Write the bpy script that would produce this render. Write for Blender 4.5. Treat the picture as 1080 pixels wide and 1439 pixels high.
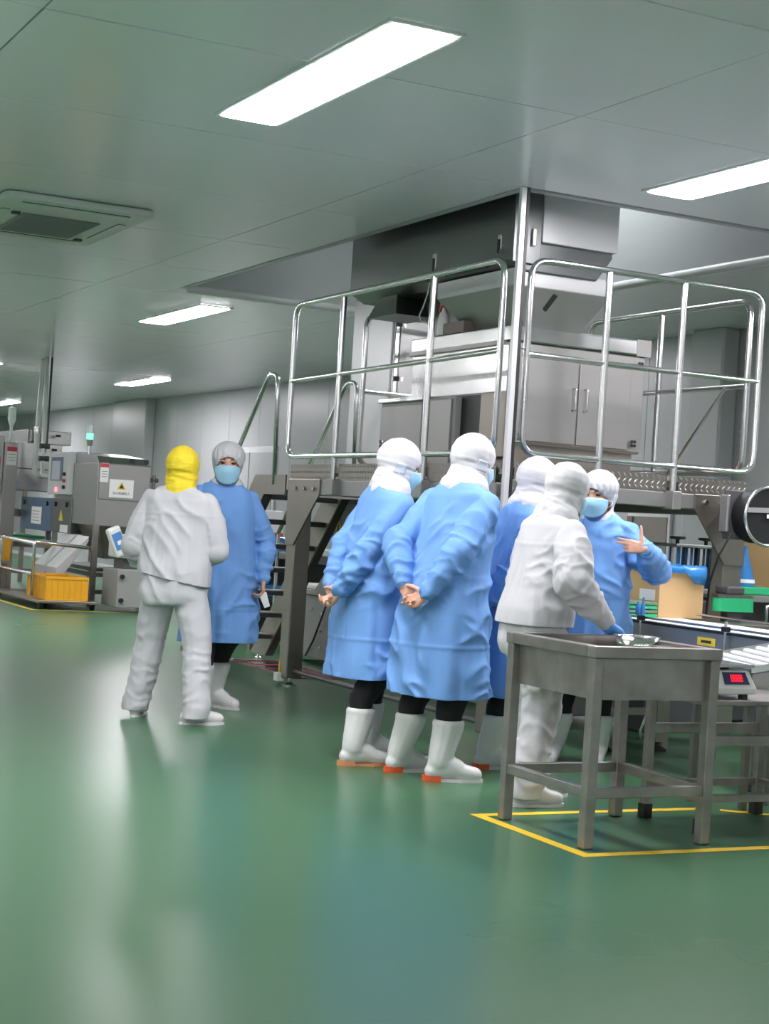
import bpy, bmesh, math, random
import numpy as np
from mathutils import Vector, Matrix, Euler

for o in list(bpy.data.objects):
    bpy.data.objects.remove(o, do_unlink=True)
S = bpy.context.scene
COL = S.collection
random.seed(7)
R = math.radians

# ------------------------------------------------------------------ camera
CAM_H = 1.18
YAW, PITCH, ROLL, FPX = R(26.84), R(0.351), R(3.575), 2300.0
cd = bpy.data.cameras.new('camera')
cam = bpy.data.objects.new('camera', cd)
COL.objects.link(cam)
fw = Vector((math.sin(YAW) * math.cos(PITCH), math.cos(YAW) * math.cos(PITCH), math.sin(PITCH)))
rt = Vector((math.cos(YAW), -math.sin(YAW), 0))
up = rt.cross(fw)
r2 = math.cos(ROLL) * rt + math.sin(ROLL) * up
u2 = -math.sin(ROLL) * rt + math.cos(ROLL) * up
m = Matrix((r2, u2, -fw)).transposed().to_4x4()
m.translation = (0, 0, CAM_H)
cam.matrix_world = m
cd.sensor_fit = 'VERTICAL'
cd.sensor_height = 36.0
cd.lens = FPX / 1439.0 * 36.0
cd.clip_end = 200
S.camera = cam

# ------------------------------------------------------------------ world, exposure, lamp power
w = bpy.data.worlds.new('world')
S.world = w
w.use_nodes = True
w.node_tree.nodes['Background'].inputs[0].default_value = (0.8, 0.85, 0.9, 1)
w.node_tree.nodes['Background'].inputs[1].default_value = 0.15
S.view_settings.view_transform = 'Standard'
S.view_settings.look = 'None'
S.view_settings.gamma = 1.0
S.view_settings.use_curve_mapping = False
S.view_settings.exposure = 0.0
LAMP_STRENGTH = 55.0
LAMP_COLOR = (1.0, 0.955, 1.0, 1)
S.cycles.max_bounces = 8
S.cycles.diffuse_bounces = 5
S.cycles.glossy_bounces = 4
S.cycles.sample_clamp_indirect = 10.0
S.cycles.use_denoising = True

# ------------------------------------------------------------------ materials
MATS = {}


def srgb(r, g, b):
    f = lambda c: (c / 12.92 if c <= 0.04045 else ((c + 0.055) / 1.055) ** 2.4)
    return (f(r / 255), f(g / 255), f(b / 255))


def mat(name, col, rough=0.5, metal=0.0, var=0.0, vscale=(3, 3, 3), rvar=0.0, bump=0.0, bscale=(20, 20, 20), bdist=0.01, emit=None, estr=0.0, alpha=None, trans=0.0, sss=0.0, coat=0.0, spec=None, coords='Object'):
    m = bpy.data.materials.new(name)
    m.use_nodes = True
    nt = m.node_tree
    b = nt.nodes['Principled BSDF']
    b.inputs['Base Color'].default_value = (*col, 1)
    b.inputs['Roughness'].default_value = rough
    b.inputs['Metallic'].default_value = metal
    if spec is not None:
        b.inputs['Specular IOR Level'].default_value = spec
    if coat:
        b.inputs['Coat Weight'].default_value = coat
        b.inputs['Coat Roughness'].default_value = 0.15
    if trans:
        b.inputs['Transmission Weight'].default_value = trans
    if sss:
        b.inputs['Subsurface Weight'].default_value = sss
        b.inputs['Subsurface Radius'].default_value = (0.012, 0.005, 0.003)
    if emit is not None:
        b.inputs['Emission Color'].default_value = (*emit, 1)
        b.inputs['Emission Strength'].default_value = estr
    tc = nt.nodes.new('ShaderNodeTexCoord')
    if var or rvar:
        mp = nt.nodes.new('ShaderNodeMapping')
        mp.inputs['Scale'].default_value = vscale
        nt.links.new(tc.outputs[coords], mp.inputs[0])
        n = nt.nodes.new('ShaderNodeTexNoise')
        n.inputs['Scale'].default_value = 1.0
        n.inputs['Detail'].default_value = 4
        nt.links.new(mp.outputs[0], n.inputs['Vector'])
        if var:
            mx = nt.nodes.new('ShaderNodeMix')
            mx.data_type = 'RGBA'
            mx.inputs[6].default_value = (*[max(0, c * (1 - var)) for c in col], 1)
            mx.inputs[7].default_value = (*[min(1, c * (1 + var)) for c in col], 1)
            nt.links.new(n.outputs['Fac'], mx.inputs[0])
            nt.links.new(mx.outputs[2], b.inputs['Base Color'])
        if rvar:
            mr = nt.nodes.new('ShaderNodeMapRange')
            mr.inputs['To Min'].default_value = max(0.02, rough - rvar)
            mr.inputs['To Max'].default_value = rough + rvar
            nt.links.new(n.outputs['Fac'], mr.inputs['Value'])
            nt.links.new(mr.outputs[0], b.inputs['Roughness'])
    if bump:
        mp2 = nt.nodes.new('ShaderNodeMapping')
        mp2.inputs['Scale'].default_value = bscale
        nt.links.new(tc.outputs[coords], mp2.inputs[0])
        n2 = nt.nodes.new('ShaderNodeTexNoise')
        n2.inputs['Scale'].default_value = 1.0
        n2.inputs['Detail'].default_value = 3
        nt.links.new(mp2.outputs[0], n2.inputs['Vector'])
        bp = nt.nodes.new('ShaderNodeBump')
        bp.inputs['Strength'].default_value = bump
        bp.inputs['Distance'].default_value = bdist
        nt.links.new(n2.outputs['Fac'], bp.inputs['Height'])
        nt.links.new(bp.outputs[0], b.inputs['Normal'])
    MATS[name] = m
    return m


mat('floor_green', (0.052, 0.145, 0.068), 0.28, var=0.10, vscale=(.4, .4, .4), rvar=0.02, spec=0.48)
mat('ceiling_white', (0.90, 0.86, 0.93), 0.22, var=0.03, vscale=(.8, .8, .8), bump=0.03, bscale=(1.5, 1.5, 1.5), bdist=0.02, coat=0.15, spec=0.55)
mat('joint_grey', (0.30, 0.32, 0.32), 0.6)
mat('wall_white', (0.43, 0.445, 0.455), 0.35, var=0.03, vscale=(.7, .7, .7))
mat('wall_trim', (0.66, 0.67, 0.68), 0.3)
mat('lamp_glow', (0.9, 0.9, 0.9), 0.4, emit=LAMP_COLOR[:3], estr=LAMP_STRENGTH)
mat('lamp_frame', (0.75, 0.77, 0.77), 0.35)
mat('steel', (0.42, 0.42, 0.415), 0.30, 1.0, var=0.10, vscale=(4, 4, 14), rvar=0.07)
mat('steel_bright', (0.72, 0.72, 0.72), 0.20, 1.0, var=0.06, vscale=(6, 6, 6), rvar=0.05)
mat('steel_satin', (0.34, 0.335, 0.325), 0.40, 0.78, var=0.08, vscale=(3, 3, 10), rvar=0.06)
mat('steel_dull', (0.31, 0.285, 0.255), 0.38, 1.0, var=0.14, vscale=(5, 5, 9), rvar=0.08)
mat('steel_worn', (0.33, 0.305, 0.29), 0.34, 0.9, var=0.45, vscale=(9, 9, 9), rvar=0.1, bump=0.12, bscale=(14, 14, 14))
mat('steel_white', (0.66, 0.66, 0.67), 0.35, 0.45)
mat('well_fill_glow', (0.9, 0.9, 0.9), 0.4, emit=(0.95, 1.0, 1.0), estr=27.0)
mat('steel_dark', (0.20, 0.21, 0.21), 0.33, 1.0, var=0.15, vscale=(2, 2, 6), rvar=0.06)
mat('black', (0.012, 0.012, 0.013), 0.45)
mat('black_rubber', (0.02, 0.02, 0.02), 0.7)
mat('dark_grey', (0.06, 0.06, 0.065), 0.5)
mat('grey_paint', (0.27, 0.275, 0.265), 0.45, var=0.06)
mat('white_plastic', (0.70, 0.70, 0.69), 0.35)
mat('white_rubber', (0.68, 0.675, 0.67), 0.38, var=0.04, vscale=(12, 12, 12))
mat('red_sole', (0.72, 0.10, 0.03), 0.5)
mat('orange_sole', (0.62, 0.27, 0.12), 0.5)
mat('cloth_white', (0.53, 0.53, 0.555), 0.85, var=0.03, vscale=(6, 6, 6), bump=0.07, bscale=(26, 26, 20), bdist=0.012)
mat('hood_white', (0.58, 0.575, 0.60), 0.85, bump=0.12, bscale=(30, 30, 45), bdist=0.008)
mat('hood_patch', (0.47, 0.52, 0.59), 0.9)
mat('hood_yellow', (0.78, 0.60, 0.025), 0.7, bump=0.35, bscale=(18, 18, 55), bdist=0.015, var=0.05, vscale=(8, 8, 8))
mat('gown_blue', (0.150, 0.325, 0.68), 0.78, var=0.06, vscale=(4, 4, 4), bump=0.10, bscale=(16, 16, 11), bdist=0.014)
mat('trouser_black', (0.008, 0.008, 0.010), 0.85, bump=0.2, bscale=(30, 30, 15))
mat('skin', (0.66, 0.37, 0.27), 0.5, sss=0.12, var=0.06, vscale=(18, 18, 18))
mat('mask_blue', (0.36, 0.63, 0.80), 0.8, var=0.04, vscale=(10, 10, 10))
mat('glove_blue', (0.08, 0.28, 0.66), 0.38, bump=0.3, bscale=(45, 45, 45), bdist=0.006)
mat('eye_dark', (0.01, 0.007, 0.006), 0.2)
mat('brow_dark', (0.02, 0.014, 0.012), 0.8)
mat('tape_yellow', (0.78, 0.52, 0.02), 0.5, var=0.1, vscale=(5, 5, 5))
mat('crate_yellow', (0.72, 0.36, 0.015), 0.45, var=0.06)
mat('cardboard', (0.58, 0.38, 0.18), 0.85, var=0.06, vscale=(6, 6, 6))
mat('blue_plastic', (0.03, 0.20, 0.52), 0.25, bump=0.3, bscale=(30, 30, 30))
mat('blue_panel', (0.09, 0.16, 0.28), 0.25, 0.2, var=0.1)
mat('screen_blue', (0.03, 0.10, 0.24), 0.15, emit=(0.10, 0.25, 0.55), estr=0.5)
mat('screen_grey', (0.45, 0.46, 0.52), 0.3, emit=(0.4, 0.4, 0.5), estr=0.12)
mat('bezel_blue', (0.10, 0.16, 0.28), 0.3)
mat('display_dark', (0.05, 0.04, 0.12), 0.2)
mat('led_red', (0.8, 0.02, 0.03), 0.4, emit=(1, 0.01, 0.03), estr=1.3)
mat('led_pink', (0.8, 0.1, 0.15), 0.4, emit=(1, 0.15, 0.2), estr=3.0)
mat('led_green', (0.1, 0.8, 0.4), 0.4, emit=(0.15, 1.0, 0.5), estr=2.2)
mat('beacon_white', (0.72, 0.86, 0.80), 0.3)
mat('green_belt', (0.02, 0.42, 0.17), 0.4)
mat('green_grey', (0.12, 0.22, 0.15), 0.5)
mat('belt_white', (0.80, 0.82, 0.85), 0.4)
mat('label_white', (0.82, 0.82, 0.83), 0.6)
mat('label_red', (0.60, 0.05, 0.10), 0.6)
mat('label_yellow', (0.80, 0.58, 0.04), 0.5)
mat('ink', (0.03, 0.03, 0.035), 0.6)
mat('red_plastic', (0.60, 0.06, 0.06), 0.4)
mat('bottle_white', (0.80, 0.80, 0.79), 0.4)
mat('pipe_white', (0.74, 0.76, 0.75), 0.3)
mat('brown_panel', (0.22, 0.20, 0.18), 0.5)
mat('copper_grey', (0.20, 0.17, 0.15), 0.5, 0.5)


# ------------------------------------------------------------------ mesh helpers
class MB:
    def __init__(s):
        s.v = []
        s.f = []

    def add(s, vs, fs):
        k = len(s.v)
        s.v += [tuple(p) for p in vs]
        s.f += [tuple(i + k for i in f) for f in fs]
        return s

    def box(s, x0, x1, y0, y1, z0, z1, M=None):
        vs = [Vector(p) for p in ((x0, y0, z0), (x1, y0, z0), (x1, y1, z0), (x0, y1, z0), (x0, y0, z1), (x1, y0, z1), (x1, y1, z1), (x0, y1, z1))]
        if M is not None:
            vs = [M @ p for p in vs]
        return s.add(vs, [(0, 3, 2, 1), (4, 5, 6, 7), (0, 1, 5, 4), (1, 2, 6, 5), (2, 3, 7, 6), (3, 0, 4, 7)])

    def bar(s, p0, p1, w, h, upv=(0, 0, 1)):
        p0, p1 = Vector(p0), Vector(p1)
        d = (p1 - p0)
        L = d.length
        d.normalize()
        u = Vector(upv)
        if abs(d.dot(u)) > 0.99:
            u = Vector((1, 0, 0))
        sx = d.cross(u).normalized()
        uu = sx.cross(d)
        M = Matrix((sx, d, uu)).transposed().to_4x4()
        M.translation = p0
        return s.box(-w / 2, w / 2, 0, L, -h / 2, h / 2, M)

    def prism(s, poly, axis, a, b):
        # poly: 2D points in the plane normal to axis ('x': (y,z), 'y': (x,z), 'z': (x,y))
        def P(p, t):
            return {'x': (t, p[0], p[1]), 'y': (p[0], t, p[1]), 'z': (p[0], p[1], t)}[axis]
        n = len(poly)
        vs = [P(p, a) for p in poly] + [P(p, b) for p in poly]
        fs = [tuple(range(n))[::-1], tuple(range(n, 2 * n))] + [(i, (i + 1) % n, n + (i + 1) % n, n + i) for i in range(n)]
        return s.add(vs, fs)

    def frustum(s, bot, zb, top, zt):
        # rectangles (x0,x1,y0,y1)
        q = lambda r, z: [(r[0], r[2], z), (r[1], r[2], z), (r[1], r[3], z), (r[0], r[3], z)]
        return s.add(q(bot, zb) + q(top, zt), [(0, 3, 2, 1), (4, 5, 6, 7), (0, 1, 5, 4), (1, 2, 6, 5), (2, 3, 7, 6), (3, 0, 4, 7)])

    def rings(s, rings, cap=True, closed=False):
        n = len(rings[0])
        k = len(rings)
        vs = [p for r in rings for p in r]
        fs = []
        for i in range(k if closed else k - 1):
            j = (i + 1) % k
            for a in range(n):
                b = (a + 1) % n
                fs.append((i * n + a, i * n + b, j * n + b, j * n + a))
        if cap and not closed:
            fs.append(tuple(range(n))[::-1])
            fs.append(tuple((k - 1) * n + a for a in range(n)))
        return s.add(vs, fs)

    def tube(s, pts, r, seg=10, closed=False):
        pts = [Vector(p) for p in pts]
        n = len(pts)
        rs = []
        ref = None
        for i, p in enumerate(pts):
            if closed:
                d = (pts[(i + 1) % n] - pts[i - 1])
            else:
                d = pts[min(i + 1, n - 1)] - pts[max(i - 1, 0)]
            d.normalize()
            if ref is None:
                ref = Vector((0, 0, 1)) if abs(d.z) < 0.9 else Vector((1, 0, 0))
            a = (ref - d * ref.dot(d)).normalized()
            ref = a
            b = d.cross(a)
            rr = r[i] if isinstance(r, (list, tuple)) else r
            rs.append([p + (a * math.cos(t) + b * math.sin(t)) * rr for t in [2 * math.pi * q / seg for q in range(seg)]])
        return s.rings(rs, closed=closed)

    def cyl(s, p0, p1, r, seg=14, r1=None):
        return s.tube([p0, p1], [r, r if r1 is None else r1], seg)

    def lathe(s, prof, c=(0, 0, 0), seg=18, M=None):
        rs = []
        for (r, z) in prof:
            ring = [Vector((r * math.cos(t), r * math.sin(t), z)) for t in [2 * math.pi * q / seg for q in range(seg)]]
            if M is not None:
                ring = [M @ p for p in ring]
            rs.append([p + Vector(c) for p in ring])
        return s.rings(rs)

    def mesh(s, name):
        me = bpy.data.meshes.new(name)
        me.from_pydata(s.v, [], s.f)
        me.update()
        return me

    def build(s, name, m, parent=None, smooth=False, bevel=0.0, origin=None, local=False):
        me = s.mesh(name)
        return put(name, me, m, parent, smooth, bevel, origin, local)


def put(name, me, m, parent=None, smooth=False, bevel=0.0, origin=None, local=False):
    bm = bmesh.new()
    bm.from_mesh(me)
    bmesh.ops.recalc_face_normals(bm, faces=bm.faces)
    # origin at bounding box centre so object coordinates vary per piece
    if origin is None and not local:
        lo = Vector([min(v.co[i] for v in bm.verts) for i in range(3)])
        hi = Vector([max(v.co[i] for v in bm.verts) for i in range(3)])
        origin = (lo + hi) / 2
        origin.z = lo.z
    if local:
        origin = Vector((0, 0, 0))
    origin = Vector(origin)
    for v in bm.verts:
        v.co -= origin
    bm.to_mesh(me)
    bm.free()
    o = bpy.data.objects.new(name, me)
    COL.objects.link(o)
    if m:
        me.materials.append(MATS[m] if isinstance(m, str) else m)
    if smooth:
        for p in me.polygons:
            p.use_smooth = True
        if smooth != 'full':
            md = o.modifiers.new('edges', 'EDGE_SPLIT')
            md.split_angle = R(40)
    if bevel:
        b = o.modifiers.new('bevel', 'BEVEL')
        b.width = bevel
        b.segments = 2
        b.limit_method = 'ANGLE'
    if parent is not None:
        o.parent = parent
        if local:
            o.location = (0, 0, 0)
        else:
            # parents carry no rotation or scale unless built in local coordinates
            pw = Vector((0, 0, 0))
            q = parent
            while q is not None:
                pw += q.location
                q = q.parent
            o.location = origin - pw
    else:
        o.location = origin
    return o


def box(name, m, x0, x1, y0, y1, z0, z1, parent=None, bevel=0.0, **k):
    return MB().box(x0, x1, y0, y1, z0, z1).build(name, m, parent, bevel=bevel, **k)


def thing(name, label, cat, loc=(0, 0, 0), group=None, rz=0.0):
    o = bpy.data.objects.new(name, None)
    o.empty_display_size = 0.1
    COL.objects.link(o)
    o.location = loc
    o.rotation_euler[2] = rz
    o['label'] = label
    o['category'] = cat
    if group:
        o['group'] = group
    return o


def tag(o, label, cat, group=None):
    o['label'] = label
    o['category'] = cat
    if group:
        o['group'] = group
    return o


def struct(o, label=None, cat=None):
    o['kind'] = 'structure'
    if label:
        o['label'] = label
    if cat:
        o['category'] = cat
    return o


def copy_tree(o, parent=None):
    c = o.copy()
    COL.objects.link(c)
    c.parent = parent
    for ch in list(o.children):
        copy_tree(ch, c)
    return c


def rounded(pts, r, closed=False, n=5):
    pts = [Vector(p) for p in pts]
    out = []
    k = len(pts)
    for i, p in enumerate(pts):
        if not closed and i in (0, k - 1):
            out.append(p)
            continue
        a, b = pts[i - 1], pts[(i + 1) % k]
        da, db = (a - p).normalized(), (b - p).normalized()
        rr = min(r, (a - p).length * 0.45, (b - p).length * 0.45)
        p0, p1 = p + da * rr, p + db * rr
        for j in range(n + 1):
            t = j / n
            out.append((1 - t) ** 2 * p0 + 2 * t * (1 - t) * p + t * t * p1)
    return out


def text(name, body, size, m, parent, M, ext=0.0008):
    c = bpy.data.curves.new(name, 'FONT')
    c.body = body
    c.size = size
    c.align_x = 'CENTER'
    c.align_y = 'CENTER'
    c.extrude = ext
    c.materials.append(MATS[m])
    tmp = bpy.data.objects.new(name, c)
    COL.objects.link(tmp)
    me = bpy.data.meshes.new_from_object(tmp.evaluated_get(bpy.context.evaluated_depsgraph_get()))
    bpy.data.objects.remove(tmp, do_unlink=True)
    me.materials.clear()
    me.materials.append(MATS[m])
    o = bpy.data.objects.new(name, me)
    COL.objects.link(o)
    o.parent = parent
    pw = Vector((0, 0, 0))
    q = parent
    while q is not None:
        pw += q.location
        q = q.parent
    M = M.copy()
    M.translation = M.translation - pw
    o.matrix_local = M
    return o


def face_M(loc, facing):
    # text plane: facing '-y' (reads along +x) or '-x' (reads along -y)
    x = Vector((1, 0, 0)) if facing == '-y' else Vector((0, -1, 0))
    z = Vector((0, -1, 0)) if facing == '-y' else Vector((-1, 0, 0))
    y = z.cross(x)
    M = Matrix((x, y, z)).transposed().to_4x4()
    M.translation = Vector(loc)
    return M


# ------------------------------------------------------------------ room
X0, X1, Y0, Y1, ZC = -5.5, 9.0, -4.0, 37.0, 3.03
RX0, RX1, RY0, RY1, RZ = 4.55, 6.90, 7.60, 13.0, 4.3
struct(box('floor', 'floor_green', X0 - .1, X1 + .1, Y0 - .1, Y1 + .1, -0.1, 0.0, origin=(0, 0, 0)), 'glossy green epoxy floor', 'floor')

ceil = thing('ceiling', 'glossy pale grey ceiling of large panels', 'ceiling', (0, 0, ZC))
ceil['kind'] = 'structure'
bk = MB()
for (a, b, c, d) in ((X0, RX0, Y0, Y1), (RX1, X1, Y0, Y1), (RX0, RX1, Y0, RY0), (RX0, RX1, RY1, Y1)):
    bk.box(a, b, c, d, ZC + .045, ZC + .09)
bk.build('backing', 'joint_grey', ceil)
xe = [X0] + [1.53 + 2.42 * k for k in range(-2, 4)] + [X1]
ye = [Y0] + [6.12 + 1.45 * k for k in range(-6, 22)] + [Y1]
ye = sorted(set(round(v, 3) for v in ye if Y0 <= v <= Y1))
xe = sorted(v for v in set(xe) if X0 <= v <= X1)
pm = {}
G = 0.004


def ceil_panel(a, b, c, d):
    sx, sy = round(b - a, 3), round(d - c, 3)
    if sx < .06 or sy < .06:
        return
    if (sx, sy) not in pm:
        pm[(sx, sy)] = MB().box(-sx / 2 + G, sx / 2 - G, -sy / 2 + G, sy / 2 - G, 0, .045).mesh('ceiling_panel')
        pm[(sx, sy)].materials.append(MATS['ceiling_white'])
    o = bpy.data.objects.new('ceiling_panel', pm[(sx, sy)])
    COL.objects.link(o)
    o.parent = ceil
    o.location = ((a + b) / 2, (c + d) / 2, 0)
    o.rotation_euler = (R(random.uniform(-.06, .06)), R(random.uniform(-.06, .06)), 0)


for i in range(len(xe) - 1):
    for j in range(len(ye) - 1):
        a, b, c, d = xe[i], xe[i + 1], ye[j], ye[j + 1]
        if b <= RX0 or a >= RX1 or d <= RY0 or c >= RY1:
            ceil_panel(a, b, c, d)
            continue
        if a < RX0:
            ceil_panel(a, RX0, c, d)
        if b > RX1:
            ceil_panel(RX1, b, c, d)
        aa, bb = max(a, RX0), min(b, RX1)
        if c < RY0:
            ceil_panel(aa, bb, c, RY0)
        if d > RY1:
            ceil_panel(aa, bb, RY1, d)
# raised well above the platform
T = .05
for k, (p, q, c, d) in enumerate(((RX0, RX0 + T, RY0, RY1), (RX1 - T, RX1, RY0, RY1), (RX0 + T, RX1 - T, RY0, RY0 + T), (RX0 + T, RX1 - T, RY1 - T, RY1))):
    box('well_side', 'wall_white', p, q, c, d, ZC - .004, RZ, ceil)
box('well_top', 'ceiling_white', RX0 - T, RX1 + T, RY0 - T, RY1 + T, RZ, RZ + .05, ceil)
# rounded white coving along the lower edge of the well
for p0, p1 in (((RX1 - .03, RY0 + .05, ZC - .01), (RX1 - .03, RY1 - .05, ZC - .01)), ((RX0 + .05, RY1 - .03, ZC - .01), (RX1 - .05, RY1 - .03, ZC - .01))):
    MB().cyl(p0, p1, .035, 12).build('coving', 'wall_trim', ceil, smooth=True)

# walls, the right one of tall sandwich panels
wr = thing('wall_right', 'pale grey wall of tall sandwich panels behind the machines', 'wall', (X1, 0, 0))
wr['kind'] = 'structure'
box('backing', 'joint_grey', X1 + .05, X1 + .15, Y0, Y1, 0, ZC + .05, wr)
y = Y0
wp = None
while y < Y1 - .05:
    d = min(1.18, Y1 - y)
    box('wall_panel', 'wall_white', X1, X1 + .05, y + .004, y + d - .004, 0, ZC, wr)
    y += d
for (a, b) in ((11.22, 11.66), (26.6, 28.4)):
    box('pilaster', 'wall_white', X1 - .18, X1, a, b, 0, ZC, wr, bevel=.02)
MB().cyl((X1 - .005, Y0, 0.005), (X1 - .005, Y1, 0.005), .06, 12).build('coving', 'wall_trim', wr, smooth=True)
struct(box('wall_back', 'wall_white', X0, X1, Y1, Y1 + .1, 0, ZC + .05), 'far pale wall at the end of the hall', 'wall')
struct(box('wall_left', 'wall_white', X0 - .1, X0, Y0, Y1, 0, ZC + .05), 'pale wall on the left of the hall', 'wall')
struct(box('wall_front', 'wall_white', X0, X1, Y0 - .1, Y0, 0, ZC + .05), 'pale wall behind the viewer', 'wall')
# a flush double door in the right wall, far down the hall
dr = thing('door_1', 'pale flush door in the right wall behind the yellow hood', 'door', (X1, 22.2, 0))
dr['kind'] = 'structure'
box('door_frame', 'wall_trim', X1 - .03, X1 + .01, 21.2, 23.1, 0, 2.15, dr, bevel=.01)
box('door_leaf', 'wall_white', X1 - .045, X1 - .02, 21.28, 22.13, 0.01, 2.07, dr, bevel=.006)
box('door_leaf', 'wall_white', X1 - .045, X1 - .02, 22.16, 23.02, 0.01, 2.07, dr, bevel=.006)
MB().cyl((X1 - .07, 22.05, .9), (X1 - .07, 22.05, 1.15), .012).build('door_handle', 'steel_bright', dr, smooth=True)


# ------------------------------------------------------------------ ceiling lights
LX = [2.78 + 2.42 * k for k in range(-3, 3)]
LY = [6.28 + 8.49 * k for k in range(-1, 4)]


def lamp_proto():
    t = thing('ceiling_light', '', 'ceiling light', (0, 0, 0), 'ceiling panel lights')
    fr = MB()
    W, L, F = .14, .88, .022
    for a, b, c, d in ((-W - F, -W, -L - F, L + F), (W, W + F, -L - F, L + F), (-W, W, -L - F, -L), (-W, W, L, L + F)):
        fr.box(a, b, c, d, -.014, .0)
    fr.build('frame', 'lamp_frame', t, bevel=.003)
    df = MB()
    pts = rounded([(-W, -L, 0), (W, -L, 0), (W, L, 0), (-W, L, 0)], .04, True)
    df.prism([(p.x, p.y) for p in pts], 'z', -.017, -.001)
    df.build('diffuser', 'lamp_glow', t)
    return t


lp = lamp_proto()
first = True
for i, x in enumerate(LX):
    for j, y in enumerate(LY):
        t = lp if first else copy_tree(lp)
        first = False
        t.location = (x, y, ZC - .001)
        k = (round(x, 1), round(y, 1))
        t['label'] = {(2.8, 6.3): 'large bright ceiling panel light nearest the viewer, at the top', (5.2, 6.3): 'bright ceiling panel light cut off by the right edge of the picture',
                      (5.2, 14.8): 'bright ceiling panel light beyond the air conditioner, left of the railing', (7.6, 23.3): 'small far ceiling panel light above the yellow hood',
                      (7.6, 31.8): 'farthest ceiling panel light at the left edge of the picture'}.get(k, 'ceiling panel light outside the picture')

t = copy_tree(lp)
t.location = (6.25, 10.2, RZ - .001)  # unseen light added to brighten the inside of the well
for c_ in t.children:
    if c_.name.startswith('diffuser'):
        c_.data = c_.data.copy()
        c_.data.materials[0] = MATS['well_fill_glow']
t['label'] = 'unseen panel light added to brighten the raised ceiling well'

# ------------------------------------------------------------------ air conditioner cassette
ac = thing('air_conditioner', 'white ceiling cassette air conditioner with a grey grille', 'air conditioner', (2.76, 10.53, ZC))
ax0, ax1, ay0, ay1 = 2.29, 3.23, 9.78, 11.3
pts = rounded([(ax0, ay0, 0), (ax1, ay0, 0), (ax1, ay1, 0), (ax0, ay1, 0)], .07, True)
MB().prism([(p.x, p.y) for p in pts], 'z', ZC - .045, ZC - .004).build('panel', 'white_plastic', ac, bevel=.012)
g = box('grille', 'grey_paint', 2.52, 3.02, 10.27, 10.96, ZC - .056, ZC - .044, ac, bevel=.004)
for k in range(16):
    y = 10.30 + k * .042
    box('slat', 'joint_grey', 2.54, 3.0, y, y + .012, ZC - .062, ZC - .056, g)
for (a, b, c, d) in ((2.42, 3.10, 9.90, 9.96), (2.42, 3.10, 11.10, 11.16), (2.37, 2.42, 10.2, 10.9), (3.12, 3.17, 10.2, 10.9)):
    f = box('air_flap', 'wall_trim', a, b, c, d, ZC - .052, ZC - .044, ac)
    box('slot', 'dark_grey', a, b, c - .012 if b - a > .3 else c, c if b - a > .3 else d, ZC - .048, ZC - .0445, f)
for (x, y) in ((2.45, 10.25), (3.06, 10.98)):
    box('latch', 'dark_grey', x, x + .05, y, y + .05, ZC - .06, ZC - .045, ac)

# ------------------------------------------------------------------ work platform
PX0, PX1, PY0, PY1, DZ = 4.56, 6.24, 7.64, 10.50, 1.53
pf = thing('work_platform', 'raised stainless platform with tubular railings behind the blue gowns', 'platform', (5.4, 9.05, 0))
box('deck', 'steel_dull', PX0 + .01, PX1 - .01, PY0 + .01, PY1 - .01, DZ - .05, DZ - .012, pf)


def tread_plate(name, p0, p1, nrm, z0, z1, parent):
    # a diamond plate kick board: a thin sheet with raised lozenges, rows alternating in slant
    p0, p1, nrm = Vector(p0), Vector(p1), Vector(nrm)
    d = (p1 - p0)
    L = d.length
    d.normalize()
    b = MB().bar(p0 + Vector((0, 0, (z0 + z1) / 2)), p1 + Vector((0, 0, (z0 + z1) / 2)), .004, z1 - z0)
    o = b.build(name, 'steel_dull', parent)
    q = MB()
    n = int(L / .038)
    rows = 3
    for i in range(n):
        for r in range(rows):
            c = p0 + d * ((i + .5) * L / n) + nrm * .003 + Vector((0, 0, z0 + (r + .5) * (z1 - z0) / rows))
            s = 1 if r % 2 else -1
            a = (d * s + Vector((0, 0, 1))).normalized() * .019
            e = (d * -s + Vector((0, 0, 1))).normalized() * .0065
            q.add([c + a, c + e, c - a, c - e, c + nrm * .0035], [(0, 1, 4), (1, 2, 4), (2, 3, 4), (3, 0, 4)])
    st = q.build('lozenge_relief', 'steel_satin', o)
    st['kind'] = 'stuff'
    return o


# kick plates: in two lengths on each open side
tread_plate('kick_plate', (PX0, PY1, 0), (PX0, 9.79, 0), (-1, 0, 0), 1.435, DZ + .012, pf)
tread_plate('kick_plate', (PX0, 9.71, 0), (PX0, PY0 + .06, 0), (-1, 0, 0), 1.435, DZ + .012, pf)
tread_plate('kick_plate', (PX0 + .08, PY0, 0), (5.66, PY0, 0), (0, -1, 0), 1.455, DZ + .02, pf)
tread_plate('kick_plate', (5.74, PY0, 0), (PX1, PY0, 0), (0, -1, 0), 1.455, DZ + .02, pf)
# beams
box('beam', 'steel_satin', PX0, PX0 + .06, PY0 + .05, PY1, 1.33, 1.435, pf, bevel=.006)
box('beam', 'steel_satin', PX0 + .05, PX1, PY0, PY0 + .06, 1.365, 1.455, pf, bevel=.006)
box('beam', 'steel_dull', PX1 - .06, PX1, PY0 + .06, PY1, 1.34, 1.44, pf, bevel=.006)
box('beam', 'steel_dull', PX0 + .06, PX1 - .06, PY1 - .06, PY1, 1.34, 1.44, pf, bevel=.006)


def bolt(p, nrm, parent, r=.014):
    p, nrm = Vector(p), Vector(nrm)
    MB().cyl(p, p + nrm * .012, r, 8).build('bolt', 'steel_bright', parent, smooth=True)


def foot(x, y, parent, h=.07, r=.05, m='steel_bright'):
    f = MB().lathe([(.0, 0), (r, 0), (r, .012), (r * .4, .025), (r * .3, .03), (r * .3, h), (0, h)], (x, y, 0), 14)
    f.build('levelling_foot', m, parent, smooth=True)


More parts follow.
